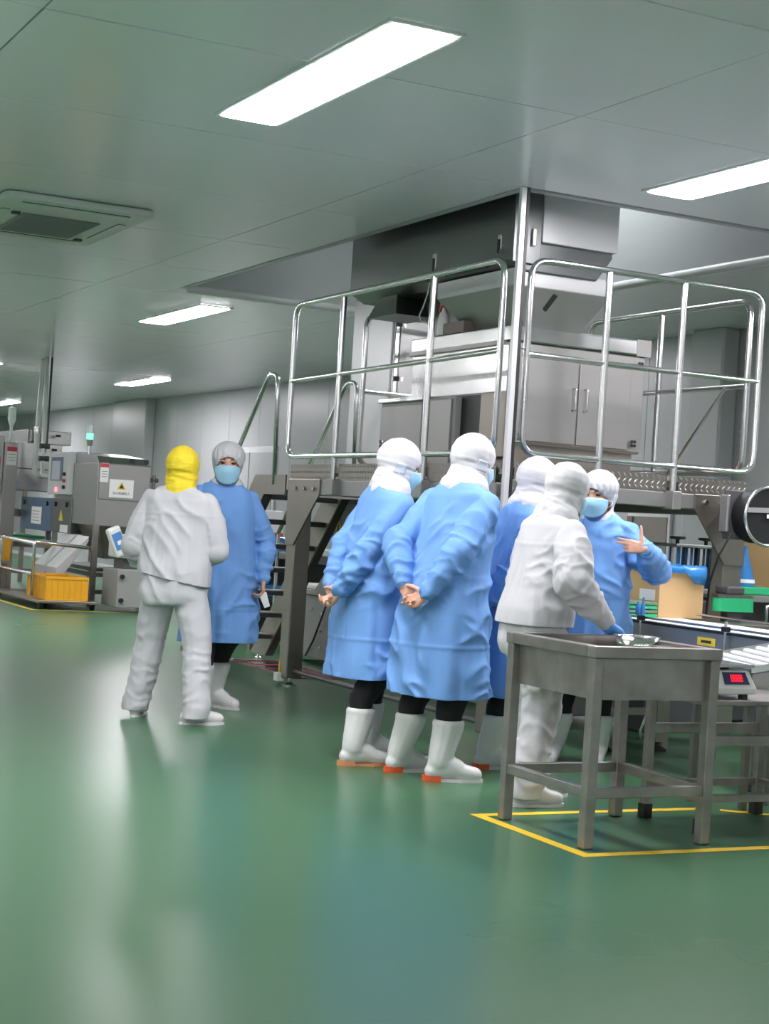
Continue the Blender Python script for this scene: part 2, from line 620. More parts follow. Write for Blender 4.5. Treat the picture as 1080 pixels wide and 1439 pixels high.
# legs with gusset plates
def leg(x0, x1, y0, y1, z0, z1):
    return box('leg', 'steel_dull', x0, x1, y0, y1, z0, z1, pf, bevel=.008)


leg(PX0, PX0 + .12, 10.36, 10.50, .06, 1.33)
g1 = MB().prism([(10.50, 1.44), (9.98, 1.44), (9.98, 1.33), (10.36, .98), (10.50, .98)], 'x', PX0 - .012, PX0 + .0).build('gusset', 'steel_dull', pf, bevel=.003)
for yy in (10.36, 10.21, 10.06):
    bolt((PX0 - .012, yy, 1.375), (-1, 0, 0), g1)
leg(6.10, 6.24, PY0, PY0 + .12, .06, 1.365)
g2 = MB().prism([(6.24, 1.455), (5.86, 1.455), (5.86, 1.37), (6.10, 1.05), (6.24, 1.05)], 'y', PY0 - .012, PY0).build('gusset', 'steel_dull', pf, bevel=.003)
for xx in (5.94, 6.06, 6.18):
    bolt((xx, PY0 - .012, 1.41), (0, -1, 0), g2)
leg(PX0 + .01, PX0 + .13, PY0 + .02, PY0 + .14, .06, 1.36)
g3 = MB().prism([(PX0 + .0, 1.455), (PX0 + .36, 1.455), (PX0 + .36, 1.37), (PX0 + .14, 1.05), (PX0 + .0, 1.05)], 'y', PY0 - .012, PY0).build('gusset', 'steel_dull', pf, bevel=.003)
for xx in (.06, .18, .3):
    bolt((PX0 + xx, PY0 - .012, 1.41), (0, -1, 0), g3)
leg(6.10, 6.24, 10.36, 10.50, .06, 1.33)
for (x, y) in ((PX0 + .06, 10.43), (6.17, PY0 + .06), (PX0 + .07, PY0 + .08), (6.17, 10.43)):
    foot(x, y, pf)
box('foot_clamp', 'white_plastic', PX0 - .03, PX0 + .03, 10.44, 10.51, .03, .09, pf, bevel=.006)
box('foot_rod', 'label_yellow', PX0 - .005, PX0 + .01, 10.47, 10.485, .09, .17, pf)
# low cross tie on the floor side
MB().cyl((PX0 + .06, 10.36, .11), (PX0 + .06, PY0 + .14, .11), .016, 8).build('tie_rod', 'dark_grey', pf, smooth=True)
# corner mast running up to the ceiling: bright angle with a dark flank
mast = thing('corner_mast', 'tall bright steel mast with a black edge at the platform corner', 'post', (PX0, PY0 - .04, 0))
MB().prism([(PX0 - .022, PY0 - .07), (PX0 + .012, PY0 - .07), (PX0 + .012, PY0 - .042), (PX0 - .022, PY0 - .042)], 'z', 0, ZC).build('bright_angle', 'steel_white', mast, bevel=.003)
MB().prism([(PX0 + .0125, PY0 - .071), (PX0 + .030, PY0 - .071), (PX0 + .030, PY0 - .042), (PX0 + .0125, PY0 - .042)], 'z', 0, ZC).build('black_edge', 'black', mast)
for z in (1.66, 2.17):
    MB().cyl((PX0, PY0 - .04, z), (PX0 + .1, PY0 - .02, z), .007, 8).build('clip', 'steel_bright', mast, smooth=True)

TR = .019


def rail_frame(name, loop, mids, posts, parent, brace=()):
    f = MB()
    f.tube(rounded(loop, .11, True), TR, 10, closed=True)
    o = f.build(name, 'steel_bright', parent, smooth='full')
    for a, b in mids:
        MB().cyl(a, b, TR * .85, 10).build('middle_rail', 'steel_bright', o, smooth=True)
    for a, b in posts:
        MB().cyl(a, b, TR * 1.05, 10).build('post', 'steel_bright', o, smooth=True)
        c = Vector(b)
        p = box('bracket', 'steel_satin', c.x - .03, c.x + .03, c.y - .05, c.y + .05, c.z - .005, c.z + .1, o, bevel=.004) if abs(loop[0][0] - loop[1][0]) < .01 else box('bracket', 'steel_satin', c.x - .05, c.x + .05, c.y - .03, c.y + .03, c.z - .005, c.z + .1, o, bevel=.004)
    return o


xr = PX0 - .02
rail_frame('guard_rail', [(xr, 10.53, 1.595), (xr, 10.53, 2.655), (xr, 7.70, 2.655), (xr, 7.70, 1.595)], [((xr, 10.53, 2.125), (xr, 7.70, 2.155))],
           [((xr, 9.75, 2.64), (xr, 9.75, 1.34)), ((xr, 8.51, 2.64), (xr, 8.51, 1.34))], pf)
yr = PY0 - .02
rail_frame('guard_rail', [(4.66, yr, 1.60), (4.66, yr, 2.66), (6.26, yr, 2.66), (6.26, yr, 1.60)], [((4.66, yr, 2.14), (6.26, yr, 2.14))],
           [((5.17, yr, 2.65), (5.17, yr, 1.36)), ((5.69, yr, 2.65), (5.69, yr, 1.36))], pf)
xb = PX1 + .02
rail_frame('guard_rail', [(xb, 7.72, 1.60), (xb, 7.72, 2.63), (xb, 9.42, 2.63), (xb, 9.42, 1.60)], [((xb, 7.72, 2.12), (xb, 9.42, 2.12))],
           [((xb, 8.6, 2.62), (xb, 8.6, 1.36))], pf)
MB().cyl((xb - .03, 7.88, 2.12), (xb - .03, 8.42, 1.58), .011, 8).build('brace', 'steel_bright', pf, smooth=True)
# inner rail round the stair opening
rail_frame('guard_rail', [(4.98, 10.30, 1.56), (4.98, 10.30, 2.63), (6.1, 10.30, 2.63), (6.1, 10.30, 1.56)], [((4.98, 10.30, 2.08), (6.1, 10.30, 2.08))], [], pf)

# ------------------------------------------------------------------ stairs down from the far end of the platform
st = thing('access_stairs', 'steel stairs with dark treads beside the platform leg', 'stairs', (4.9, 11.4, 0))
SY0, SY1, SZ0 = 10.62, 12.42, 1.45


def sz(y):
    return SZ0 - (y - SY0) * (SZ0 - .02) / (SY1 - SY0)


for x in (4.58, 5.20):
    MB().prism([(10.60, 1.47), (11.16, 1.47), (12.52, .07), (12.52, .04), (12.24, .04), (10.98, 1.33), (10.60, 1.33)], 'x', x - .012, x).build('stringer', 'steel_dull', st)
    MB().prism([(10.98, 1.33), (12.24, .04), (12.275, .04), (10.985, 1.365), (10.60, 1.365), (10.60, 1.33)], 'x', x, x + .06).build('shaded_flange', 'dark_grey', st)  # dark grey puts the shadow under the stringer into the colour
for k in range(7):
    z = 1.33 - k * .185
    y = 11.16 + (1.36 - z) * .98 - .02
    tr = box('tread', 'dark_grey', 4.58, 5.19, y - .13, y + .10, z - .035, z, st, bevel=.003)
    box('tread_nosing', 'steel_dull', 4.60, 5.17, y - .11, y + .08, z, z + .004, tr)
for x in (4.575, 5.205):
    MB().tube(rounded([(x, 12.20, .99), (x, 11.03, 2.20), (x, 10.86, 2.19), (x, 10.82, 1.40)], .10), .017, 10).build('handrail', 'steel_bright', st, smooth='full')
    MB().cyl((x, 12.15, .3), (x, 12.15, 1.04), .015, 8).build('handrail_post', 'steel_bright', st, smooth=True)
for x in (4.6, 5.2):
    foot(x, 12.40, st, h=.06, r=.035)

# ------------------------------------------------------------------ weighing machine on the deck
wm = thing('weighing_machine', 'large stainless weigher cabinet with double doors on the platform', 'machine', (5.3, 8.7, DZ))
WX0, WX1, WY0, WY1 = 4.85, 5.80, 8.10, 9.32
box('plinth', 'steel_dull', WX0 + .05, WX1 - .05, WY0 + .03, WY1 - .06, DZ - .012, DZ + .15, wm)
box('body', 'steel_satin', WX0 + .005, WX1 - .01, WY0 + .01, WY1, DZ + .15, 2.27, wm, bevel=.006)
box('top_frame', 'steel_bright', WX0 - .01, WX1 + .01, WY0 - .02, WY1 + .01, 2.27, 2.36, wm, bevel=.008)
box('top_corner', 'steel_satin', WX1 - .09, WX1 + .012, WY0 - .023, WY0 + .02, 2.265, 2.365, wm)
ym = WY0 - .012
fr = box('front_frame', 'steel_satin', WX0 + .01, WX1 - .02, ym, WY0 + .012, 1.69, 2.26, wm, bevel=.004)
for (a, b) in ((WX0 + .05, 5.305), (5.315, WX1 - .12)):
    d = box('door', 'steel_satin', a, b, ym - .012, ym, 1.70, 2.18, wm, bevel=.004)
    hx = b - .03 if a < 5 else a + .04
    MB().tube(rounded([(hx, ym - .01, 1.90), (hx, ym - .045, 1.90), (hx, ym - .045, 2.03), (hx, ym - .01, 2.03)], .012), .006, 8).build('handle', 'steel_bright', d, smooth='full')
for (x, z) in ((4.94, 2.20), (4.93, 1.72), (5.74, 2.21), (5.72, 1.74)):
    h = MB()
    for a, b in ((-.017, -.003), (.003, .017)):
        for c, e in ((-.02, -.003), (.003, .02)):
            h.box(x + a, x + b, ym - .02, ym - .01, z + c, z + e)
    h.build('hinge', 'black', wm, bevel=.002)
# side sheet facing the steps and a black sheet painting the bay's shade under it
box('side_sheet', 'steel_bright', WX0 - .006, WX0 + .006, WY0 + .02, WY1 - .02, 1.98, 2.26, wm)
box('bay_shade', 'black', WX0 - .004, WX0 + .004, WY0 + .25, WY1 - .6, 1.58, 1.97, wm)
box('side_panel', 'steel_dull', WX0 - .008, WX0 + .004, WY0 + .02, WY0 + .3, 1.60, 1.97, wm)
box('side_angle', 'steel_satin', WX0 - .03, WX0, WY0 + .05, WY1, 2.25, 2.275, wm)

cb = thing('control_cabinet', 'grey control cabinet with a lock on the platform deck', 'cabinet', (4.9, 9.2, DZ))
box('body', 'grey_paint', 4.80, 4.845, 8.63, 9.62, DZ + .0, 1.96, cb, bevel=.004)
box('rear_box', 'grey_paint', 4.845, 5.15, 9.33, 9.62, DZ + .0, 1.96, cb, bevel=.004)
d = box('door', 'steel_satin', 4.785, 4.80, 9.03, 9.60, DZ + .02, 1.93, cb, bevel=.003)
box('door', 'steel_satin', 4.785, 4.80, 8.66, 9.02, DZ + .02, 1.95, cb, bevel=.003)
box('lid_trim', 'steel_bright', 4.775, 4.86, 9.02, 9.63, 1.955, 1.985, cb, bevel=.004)
for z in (1.70, 1.67):
    MB().cyl((4.786, 9.55, z), (4.768, 9.55, z), .013, 10).build('lock', 'black', d, smooth=True)
MB().cyl((4.786, 9.50, 1.70), (4.76, 9.50, 1.70), .011, 10).build('lock', 'steel_bright', d, smooth=True)

# tall bright column behind (bucket elevator)
el = thing('bucket_elevator', 'tall steel elevator column, its front whitened for reflected light, at the back of the platform', 'machine', (5.5, 11.0, 0))
box('column', 'steel_bright', 5.42, 5.9, 10.72, 11.42, 1.505, 3.9, el, bevel=.01)
box('front_sheet', 'steel_white', 5.405, 5.42, 10.74, 11.40, 1.6, 2.86, el, bevel=.003)  # near-white colour stands in for light reflected off the sheet
for z in (2.62, 2.22, 1.82):
    box('latch', 'black', 5.43, 5.47, 10.705, 10.72, z, z + .035, el)
    box('latch', 'steel_bright', 5.48, 5.50, 10.70, 10.72, z, z + .03, el)
box('side_door', 'steel', 5.46, 5.88, 10.708, 10.72, 1.7, 2.7, el, bevel=.004)

# feed trough and hoppers
fd = thing('feed_trough', 'dark stainless feed trough hanging in the ceiling well', 'machine', (5.1, 9, 2.7))
for s_ in range(1):
    MB().prism([(4.75, 2.72), (4.86, 2.66), (5.34, 2.66), (5.44, 2.80), (5.44, 3.45), (4.75, 3.45)], 'y', 8.0, 10.12).build('body', 'steel_dark', fd, bevel=.008)
box('end_panel', 'steel_white', 4.93, 5.45, 7.965, 8.0, 2.83, 3.40, fd, bevel=.005)  # light on the trough end is put into this whitish colour
box('end_flange', 'steel_dark', 4.745, 4.93, 7.975, 8.0, 2.70, 3.42, fd, bevel=.004)
for (y, z) in ((8.12, 2.78), (8.9, 2.76)):
    lt = box('toggle_latch', 'steel_bright', 4.735, 4.75, y - .02, y + .02, z, z + .09, fd, bevel=.004)
    box('lever', 'black', 4.728, 4.735, y - .006, y + .006, z - .02, z + .06, lt)
box('toggle_latch', 'steel_bright', 4.86, 4.885, 7.955, 7.975, 2.80, 2.90, fd, bevel=.004)
for (a, b) in ((8.25, 8.75), (8.98, 9.45)):
    box('lip', 'black', 4.742, 4.75, a, b, 2.69, 2.705, fd)
hp = thing('feed_hopper', 'stainless funnel hopper under the trough with a slotted sight window', 'hopper', (5.1, 8.7, 2.36))
box('collar', 'steel_white', 4.80, 5.46, 8.02, 8.95, 2.58, 2.68, hp, bevel=.004)
MB().frustum((4.97, 5.28, 8.14, 8.66), 2.30, (4.80, 5.46, 8.02, 8.95), 2.58).build('funnel', 'steel_satin', hp, bevel=.004)
# sight slot on the front face, leaning as the face does
sl = MB()
M = Matrix.Translation((5.06, 8.055, 2.51)) @ Matrix.Rotation(R(28), 4, 'Y') @ Matrix.Rotation(R(22), 4, 'X')
sl.box(-.018, .018, -.012, .012, -.06, .06, M)
sl.build('sight_slot', 'black', hp, bevel=.01)
MB().frustum((5.06, 5.3, 8.98, 9.35), 2.37, (5.04, 5.42, 8.96, 9.75), 2.66).build('rear_funnel', 'steel_satin', hp, bevel=.004)
MB().frustum((4.80, 5.1, 9.50, 9.92), 2.54, (4.84, 5.1, 9.58, 9.82), 2.69).build('dark_chute', 'steel_dark', hp)
box('motor_cover', 'black', 5.0, 5.2, 8.68, 8.90, 2.36, 2.52, hp, bevel=.02)
box('bracket', 'steel_dull', 5.03, 5.06, 8.92, 8.96, 2.362, 2.56, hp)
MB().tube([(4.80, 9.05, 2.72), (4.79, 9.06, 2.62), (4.785, 9.10, 2.54), (4.80, 9.17, 2.50), (4.83, 9.20, 2.46)], .005, 6).build('hose', 'white_plastic', hp, smooth='full')

# parts tray and a spray bottle on the weigher top
tr = thing('parts_tray', 'shallow brown metal tray on the weigher top', 'tray', (4.93, 8.95, 2.36))
box('base', 'copper_grey', 4.84, 5.00, 8.66, 8.92, 2.361, 2.366, tr)
for a in ((4.84, 4.845, 8.66, 8.92), (4.995, 5.0, 8.66, 8.92), (4.845, 4.995, 8.66, 8.665), (4.845, 4.995, 8.915, 8.92)):
    box('side', 'copper_grey', *a, 2.366, 2.43, tr)
sb = thing('spray_bottle', 'white spray bottle with a red trigger standing on the weigher beside the tray', 'bottle', (4.93, 9.08, 2.366))
bx, by = 4.885, 9.0
MB().lathe([(0, 2.367), (.036, 2.367), (.038, 2.38), (.038, 2.46), (.030, 2.50), (.014, 2.525), (.013, 2.54), (0, 2.54)], (bx, by, 0), 16).build('bottle', 'bottle_white', sb, smooth=True)
MB().lathe([(0, 2.54), (.017, 2.54), (.017, 2.56), (0, 2.56)], (bx, by, 0), 12).build('collar', 'red_plastic', sb, smooth=True)
MB().prism([(by - .06, 2.575), (by + .03, 2.56), (by + .035, 2.60), (by - .02, 2.615), (by - .055, 2.605)], 'x', bx - .013, bx + .013).build('spray_head', 'white_plastic', sb, bevel=.003)
MB().prism([(by + .025, 2.57), (by + .05, 2.52), (by + .06, 2.52), (by + .04, 2.585)], 'x', bx - .007, bx + .007).build('trigger', 'red_plastic', sb)

# ------------------------------------------------------------------ packing machine under the platform
pk = thing('packing_machine', 'grey packing machine with a small screen under the platform', 'machine', (5.6, 10, 0))
box('base', 'grey_paint', 5.50, 6.05, 8.5, 12.45, .05, .56, pk, bevel=.01)
sh = MB().prism([(12.45, .56), (12.45, .59), (11.95, .60), (11.7, .80), (10.3, .80), (10.3, .56)], 'x', 5.46, 6.0).build('sloped_guard', 'grey_paint', pk, bevel=.004)
for (y, z) in ((12.2, .48), (12.05, .44), (11.85, .42), (11.85, .28), (11.85, .15), (12.2, .12)):
    bolt((5.50, y, z), (-1, 0, 0), pk, .012)
box('infeed_table', 'steel_white', 5.42, 6.0, 9.3, 12.1, .88, .93, pk, bevel=.006)
box('gap_shade', 'black', 5.62, 5.95, 9.6, 12.3, .80, .88, pk)  # black block painted in for the shade of the gap
box('film_tray', 'white_plastic', 5.50, 5.9, 11.98, 12.4, .60, .64, pk, bevel=.01)
box('upper_housing', 'grey_paint', 5.45, 6.0, 9.4, 11.45, .93, 1.30, pk, bevel=.01)
box('control_pedestal', 'grey_paint', 5.30, 5.45, 10.0, 11.35, .95, 1.5, pk, bevel=.008)
sc = box('screen_bezel', 'bezel_blue', 5.285, 5.30, 10.62, 11.22, 1.30, 1.47, pk, bevel=.004)
box('screen', 'screen_grey', 5.28, 5.285, 10.72, 11.12, 1.33, 1.44, sc)
wt = MB().prism([(11.13, 1.06), (11.30, 1.06), (11.215, 1.18)], 'x', 5.294, 5.30).build('warning_triangle', 'label_yellow', pk)
MB().prism([(11.20, 1.085), (11.23, 1.085), (11.22, 1.14), (11.21, 1.14)], 'x', 5.292, 5.294).build('warning_mark', 'ink', wt)
MB().cyl((5.298, 11.28, 1.34), (5.27, 11.28, 1.34), .02, 10).build('key_switch', 'black', pk, smooth=True)
box('elevator_support', 'steel_dull', 5.46, 5.88, 10.76, 11.38, 1.30, 1.505, pk)
# parts under the gusset: lower mechanism seen between the gowns
mc = box('motor_housing', 'steel_dull', 5.0, 5.48, 8.2, 8.9, .12, .62, pk, bevel=.02)
MB().tube([(5.45, 11.5, .75), (5.46, 11.7, .5), (5.48, 11.95, .2), (5.485, 12.1, .06)], .008, 6).build('cable', 'black', pk, smooth='full')
MB().cyl((5.50, 12.3, .35), (5.40, 12.3, .35), .03, 10).build('knob', 'dark_grey', pk, smooth=True)
MB().tube(rounded([(4.95, 8.05, .12), (4.82, 7.75, .10), (4.75, 7.65, .16), (4.75, 7.65, .3)], .05), .018, 8).build('drain_pipe', 'pipe_white', pk, smooth='full')
MB().lathe([(0, 0), (.09, 0), (.09, .02), (.05, .05), (0, .05)], (4.92, 7.95, 0), 14).build('drain_cover', 'steel_dull', pk, smooth=True)
dm = box('floor_drain', 'steel_dull', 4.85, 5.35, 10.9, 12.3, 0.0005, .006)
tag(dm, 'perforated drain strip on the floor behind the platform leg', 'drain')
for k in range(14):
    box('slot', 'label_red' if k % 3 == 0 else 'steel_bright', 4.9, 5.3, 10.95 + k * .095, 11.0 + k * .095, .006, .008, dm)

# bench of supplies seen through the stairs
bn = thing('packing_bench', 'steel bench seen through the stair treads', 'bench', (5.9, 13.6, 0))
box('top', 'steel_satin', 5.45, 6.6, 13.2, 14.1, .80, .86, bn, bevel=.006)
box('shelf', 'dark_grey', 5.47, 6.5, 13.25, 14.05, .42, .45, bn)
box('back_panel', 'dark_grey', 5.5, 6.6, 14.06, 14.1, .05, .80, bn)
for (x, y) in ((5.48, 13.24), (6.56, 13.24), (5.48, 14.06), (6.56, 14.06)):
    box('leg', 'steel_dull', x - .025, x + .025, y - .025, y + .025, 0, .80, bn)
cols = (('red_plastic', 'red'), ('blue_plastic', 'blue'), ('label_white', 'white'))
for k in range(3):
    m_, c_ = cols[k]
    b = thing('film_roll', c_ + ' roll of packing film lying on the bench behind the stairs', 'film roll', (5.7, 13.5, .86), 'film rolls on the bench')
    x = 5.60 + .13 * k
    MB().cyl((x, 13.3, .925), (x, 13.75, .925), .06, 16).build('roll', m_, b, smooth=True)
    MB().cyl((x, 13.29, .925), (x, 13.76, .925), .02, 12).build('core', 'cardboard', b, smooth=True)
wb = thing('supply_box', 'white and red box standing on the bench behind the stairs', 'box', (5.82, 13.9, .86))
box('carton', 'label_white', 5.66, 5.96, 13.82, 14.0, .861, 1.22, wb, bevel=.004)
box('print_band', 'red_plastic', 5.655, 5.965, 13.815, 13.82, .92, 1.02, wb)
bb = box('blue_tray', 'blue_plastic', 5.55, 5.98, 13.3, 13.8, .451, .56, bevel=.02)
tag(bb, 'blue plastic tray on the shelf under the bench', 'tray')

# ------------------------------------------------------------------ conveyor on the right
cv = thing('belt_conveyor', 'steel belt conveyor with a white belt beside the basin table', 'conveyor', (5.3, 6.2, 0))
CX0, CX1, CYA, CYB, CZ = 5.14, 5.62, 4.6, 7.75, .75
box('belt', 'belt_white', CX0 + .03, CX1 - .03, CYA, CYB, CZ - .012, CZ, cv, bevel=.004)
box('bed', 'steel_dull', CX0 + .03, CX1 - .03, CYA, CYB, CZ - .05, CZ - .014, cv)
sp = box('side_plate', 'steel_satin', CX0, CX0 + .02, CYA, CYB, CZ - .15, CZ - .015, cv, bevel=.003)
box('side_plate', 'steel_satin', CX1 - .02, CX1, CYA, CYB, CZ - .15, CZ - .015, cv, bevel=.003)
box('edge_strip', 'black', CX0 - .004, CX0 + .024, CYA, CYB, CZ - .018, CZ - .004, cv)
box('lower_guard', 'steel', CX0 + .01, CX0 + .03, CYA, CYB, CZ - .30, CZ - .16, cv, bevel=.003)
box('lower_frame', 'steel_dull', CX0 - .02, CX1, CYA, CYB, CZ - .345, CZ - .30, cv, bevel=.004)
lb = box('rating_label', 'label_yellow', CX0 - .002, CX0, 6.46, 6.60, CZ - .085, CZ - .045, sp)
box('print_line', 'ink', CX0 - .003, CX0 - .002, 6.49, 6.57, CZ - .072, CZ - .058, lb)
for y in (7.05, 6.35, 5.5):
    MB().cyl((CX0 - .03, y, CZ - .16), (CX0 - .03, y, CZ + .05), .008, 8).build('rail_post', 'steel_bright', cv, smooth=True)
    k = box('rail_clamp', 'black', CX0 - .045, CX0 - .012, y - .018, y + .018, CZ + .0, CZ + .025, cv, bevel=.004)
MB().cyl((CX0 - .015, CYA, CZ + .015), (CX0 - .015, CYB, CZ + .015), .006, 8).build('guide_rail', 'steel_bright', cv, smooth=True)
MB().cyl((CX1 + .005, CYA, CZ + .03), (CX1 + .005, 7.25, CZ + .03), .006, 8).build('guide_rail', 'steel_bright', cv, smooth=True)
for (x, y) in ((5.20, 7.45), (5.56, 7.45), (5.20, 6.2), (5.56, 6.2), (5.2, 5.0), (5.56, 5.0)):
    box('leg', 'steel_dull', x - .022, x + .022, y - .022, y + .022, .05, CZ - .34, cv)
    MB().lathe([(0, 0), (.055, 0), (.055, .012), (.02, .03), (.014, .06), (0, .06)], (x, y, 0), 12).build('levelling_foot', 'black_rubber', cv, smooth=True)
MB().tube([(5.2, 7.0, .30), (5.12, 6.95, .28), (5.1, 6.98, .18), (5.16, 7.05, .13)], .007, 6).build('cable', 'white_plastic', cv, smooth='full')
for y in (7.45, 6.2):
    box('cross_bar', 'steel_dull', 5.2, 5.56, y - .015, y + .015, .2, .24, cv)

# cartons and small things on the conveyor
c1 = thing('carton', 'open cardboard carton with a blue liner on the conveyor end', 'box', (5.6, 7.55, CZ))
BX0, BX1, BY0, BY1, BZ0, BZ1 = 5.42, 5.72, 7.32, 7.74, CZ + .001, 1.025
for nm, m_, a in (('front_panel', 'cardboard', (BX0, BX1, BY0, BY0 + .005)), ('rear_panel', 'cardboard', (BX0, BX1, BY1 - .005, BY1)), ('side_panel', 'cardboard', (BX0, BX0 + .005, BY0 + .005, BY1 - .005)), ('side_panel', 'cardboard', (BX1 - .005, BX1, BY0 + .005, BY1 - .005))):
    box(nm, m_, *a, BZ0, BZ1, c1)
box('bottom_panel', 'cardboard', BX0 + .005, BX1 - .005, BY0 + .005, BY1 - .005, BZ0, BZ0 + .005, c1)
box('paper_slip', 'label_white', BX0 - .002, BX0, 7.36, 7.50, .84, .90, c1)
# crumpled liner draped over the rim
ln = MB()
n = 40
rr = []
per = []
for t in range(n):
    a = t / n
    q = a * 4
    if q < 1: per.append((BX0 + (BX1 - BX0) * q, BY0))
    elif q < 2: per.append((BX1, BY0 + (BY1 - BY0) * (q - 1)))
    elif q < 3: per.append((BX1 - (BX1 - BX0) * (q - 2), BY1))
    else: per.append((BX0, BY1 - (BY1 - BY0) * (q - 3)))
cxm, cym = (BX0 + BX1) / 2, (BY0 + BY1) / 2
for lv, (off, dz) in enumerate(((-.02, -.12), (-.012, .0), (.0, .018), (.012, .006), (.014, -.035))):
    ring = []
    for i, (x, y) in enumerate(per):
        dx, dy = x - cxm, y - cym
        L = math.hypot(dx, dy)
        sag = .5 + .5 * math.sin(i * 1.7) * math.cos(i * .9 + lv)
        big = 1.0 + (1.4 if (x > cxm + .05 and y < cym) else 0)
        z = BZ1 + dz * (1 if dz > 0 else (.4 + .9 * sag) * (big if lv == 4 else 1)) + .006 * math.sin(i * 2.3 + lv)
        ring.append((x + dx / L * (off + .006 * sag * lv), y + dy / L * (off + .006 * sag * lv), z))
    rr.append(ring)
o = ln.rings(rr, cap=False).build('plastic_liner', 'blue_plastic', c1, smooth='full')
sol = o.modifiers.new('thick', 'SOLIDIFY'); sol.thickness = .002

gr = thing('green_slat_stack', 'stack of grey green slats left of the cardboard carton', 'slats', (5.25, 7.6, CZ), )
for k in range(4):
    box('slat', 'green_grey' if k % 2 else 'green_belt', 5.17, 5.40, 7.30, 7.74, CZ + .002 + k * .022, CZ + .018 + k * .022, gr, bevel=.003)
for k in range(2):
    bp = thing('vial', ('taller' if k == 0 else 'shorter') + ' blue vial on the guide rail clamp before the carton', 'vial', (CX0 - .03, 7.035 + k * .045, CZ + .026), 'small blue vials')
    p_ = (CX0 - .03, 7.035 + k * .045, CZ + .026)
    MB().lathe([(0, 0), (.012, 0), (.012, .05), (.006, .06), (0, .06)], p_, 10).build('body', 'blue_plastic', bp, smooth=True)
    MB().lathe([(0, .06), (.006, .06), (.004, .095 if k == 0 else .07), (0, .095 if k == 0 else .07)], p_, 10).build('tip', 'blue_plastic', bp, smooth=True)

# side gripping belt in green, beside the platform leg
sg = thing('carton_sealer', 'sealing unit with a bright green side belt beside the platform leg', 'machine', (5.95, 7.45, 0))
pts = rounded([(5.80, 7.28, 0), (6.06, 7.28, 0), (6.06, 7.36, 0), (5.80, 7.36, 0)], .035, True)
MB().prism([(p.x, p.y) for p in pts], 'z', .80, .875).build('side_belt', 'green_belt', sg, smooth=True)
box('belt_plate', 'steel_dull', 5.80, 6.05, 7.29, 7.35, .876, .895, sg)
box('bracket', 'dark_grey', 5.88, 5.98, 7.30, 7.36, .74, .80, sg)
box('table', 'steel_dull', 5.66, 6.08, 7.10, 7.62, .70, .74, sg, bevel=.004)
for (x, y) in ((5.70, 7.14), (6.05, 7.14), (5.70, 7.58), (6.05, 7.58)):
    box('leg', 'steel_dull', x - .02, x + .02, y - .02, y + .02, 0, .70, sg)
box('motor', 'dark_grey', 5.86, 5.98, 7.28, 7.4, .896, .94, sg, bevel=.01)

lbm = thing('roller_applicator', 'blue and steel roller frame behind the cardboard carton', 'machine', (6.3, 8.25, 0))
box('base_plate', 'steel_satin', 6.10, 6.52, 8.10, 8.40, .86, .89, lbm, bevel=.004)
box('top_plate', 'steel_satin', 6.12, 6.50, 8.12, 8.38, 1.14, 1.16, lbm, bevel=.004)
for i in range(4):
    MB().cyl((6.17 + i * .095, 8.2, .89), (6.17 + i * .095, 8.2, 1.14), .034, 14).build('roller', 'blue_plastic' if i != 2 else 'dark_grey', lbm, smooth=True)
for x in (6.12, 6.225, 6.32, 6.415, 6.50):
    box('upright', 'steel_bright', x - .011, x + .011, 8.13, 8.155, .89, 1.14, lbm, bevel=.003)
for x in (6.2, 6.42):
    MB().lathe([(0, 1.16), (.012, 1.16), (.012, 1.185), (.05, 1.19), (.05, 1.205), (0, 1.205)], (x, 8.22, 0), 14).build('hand_knob', 'black', lbm, smooth=True)
for i in range(5):
    MB().cyl((5.88 + i * .04, 8.15, .86), (5.88 + i * .04, 8.15, 1.09), .007, 8).build('guide_rod', 'steel_bright', lbm, smooth=True)
box('guide_base', 'steel_dull', 5.85, 6.09, 8.10, 8.22, .82, .86, lbm)
box('pedestal', 'dark_grey', 5.95, 6.45, 8.12, 8.36, 0, .82, lbm, bevel=.01)

# label reel on the leg
rl = thing('label_reel', 'round black label reel with a silver rim at the right edge', 'reel', (6.12, 7.3, 1.35))
rc = Vector((6.10, 7.30, 1.345))
M = Matrix.Translation(rc) @ Matrix.Rotation(R(90), 4, 'X') @ Matrix.Rotation(0, 4, 'Z')
MB().lathe([(0, -.10), (.155, -.10), (.155, .03), (0, .03)], (0, 0, 0), 32, M).build('drum', 'black', rl, smooth=True)
MB().tube([rc + Vector((math.cos(t) * .165, -.035, math.sin(t) * .165)) for t in [2 * math.pi * i / 32 for i in range(32)]], .010, 8, closed=True).build('rim', 'steel_bright', rl, smooth='full')
MB().bar(rc + Vector((-.155, -.036, .03)), rc + Vector((.155, -.036, .04)), .008, .028).build('spoke', 'grey_paint', rl)
box('reel_label', 'label_white', rc.x - .02, rc.x + .09, rc.y - .052, rc.y - .045, rc.z - .01, rc.z + .012, rl)
box('mounting_plate', 'dark_grey', rc.x - .20, rc.x + .1, rc.y + .101, rc.y + .12, rc.z - .14, rc.z + .14, rl, bevel=.006)
box('clamp', 'steel_satin', rc.x - .225, rc.x - .205, rc.y + .05, rc.y + .12, rc.z - .10, rc.z + .11, rl, bevel=.006)
box('arm', 'steel_dull', rc.x - .03, rc.x + .06, rc.y + .12, PY0 - .013, rc.z - .04, rc.z + .04, rl)
MB().tube([(5.93, 7.37, 1.24), (5.91, 7.45, 1.1), (5.90, 7.50, .95), (5.89, 7.5, .76)], .007, 6).build('cable', 'black', rl, smooth='full')

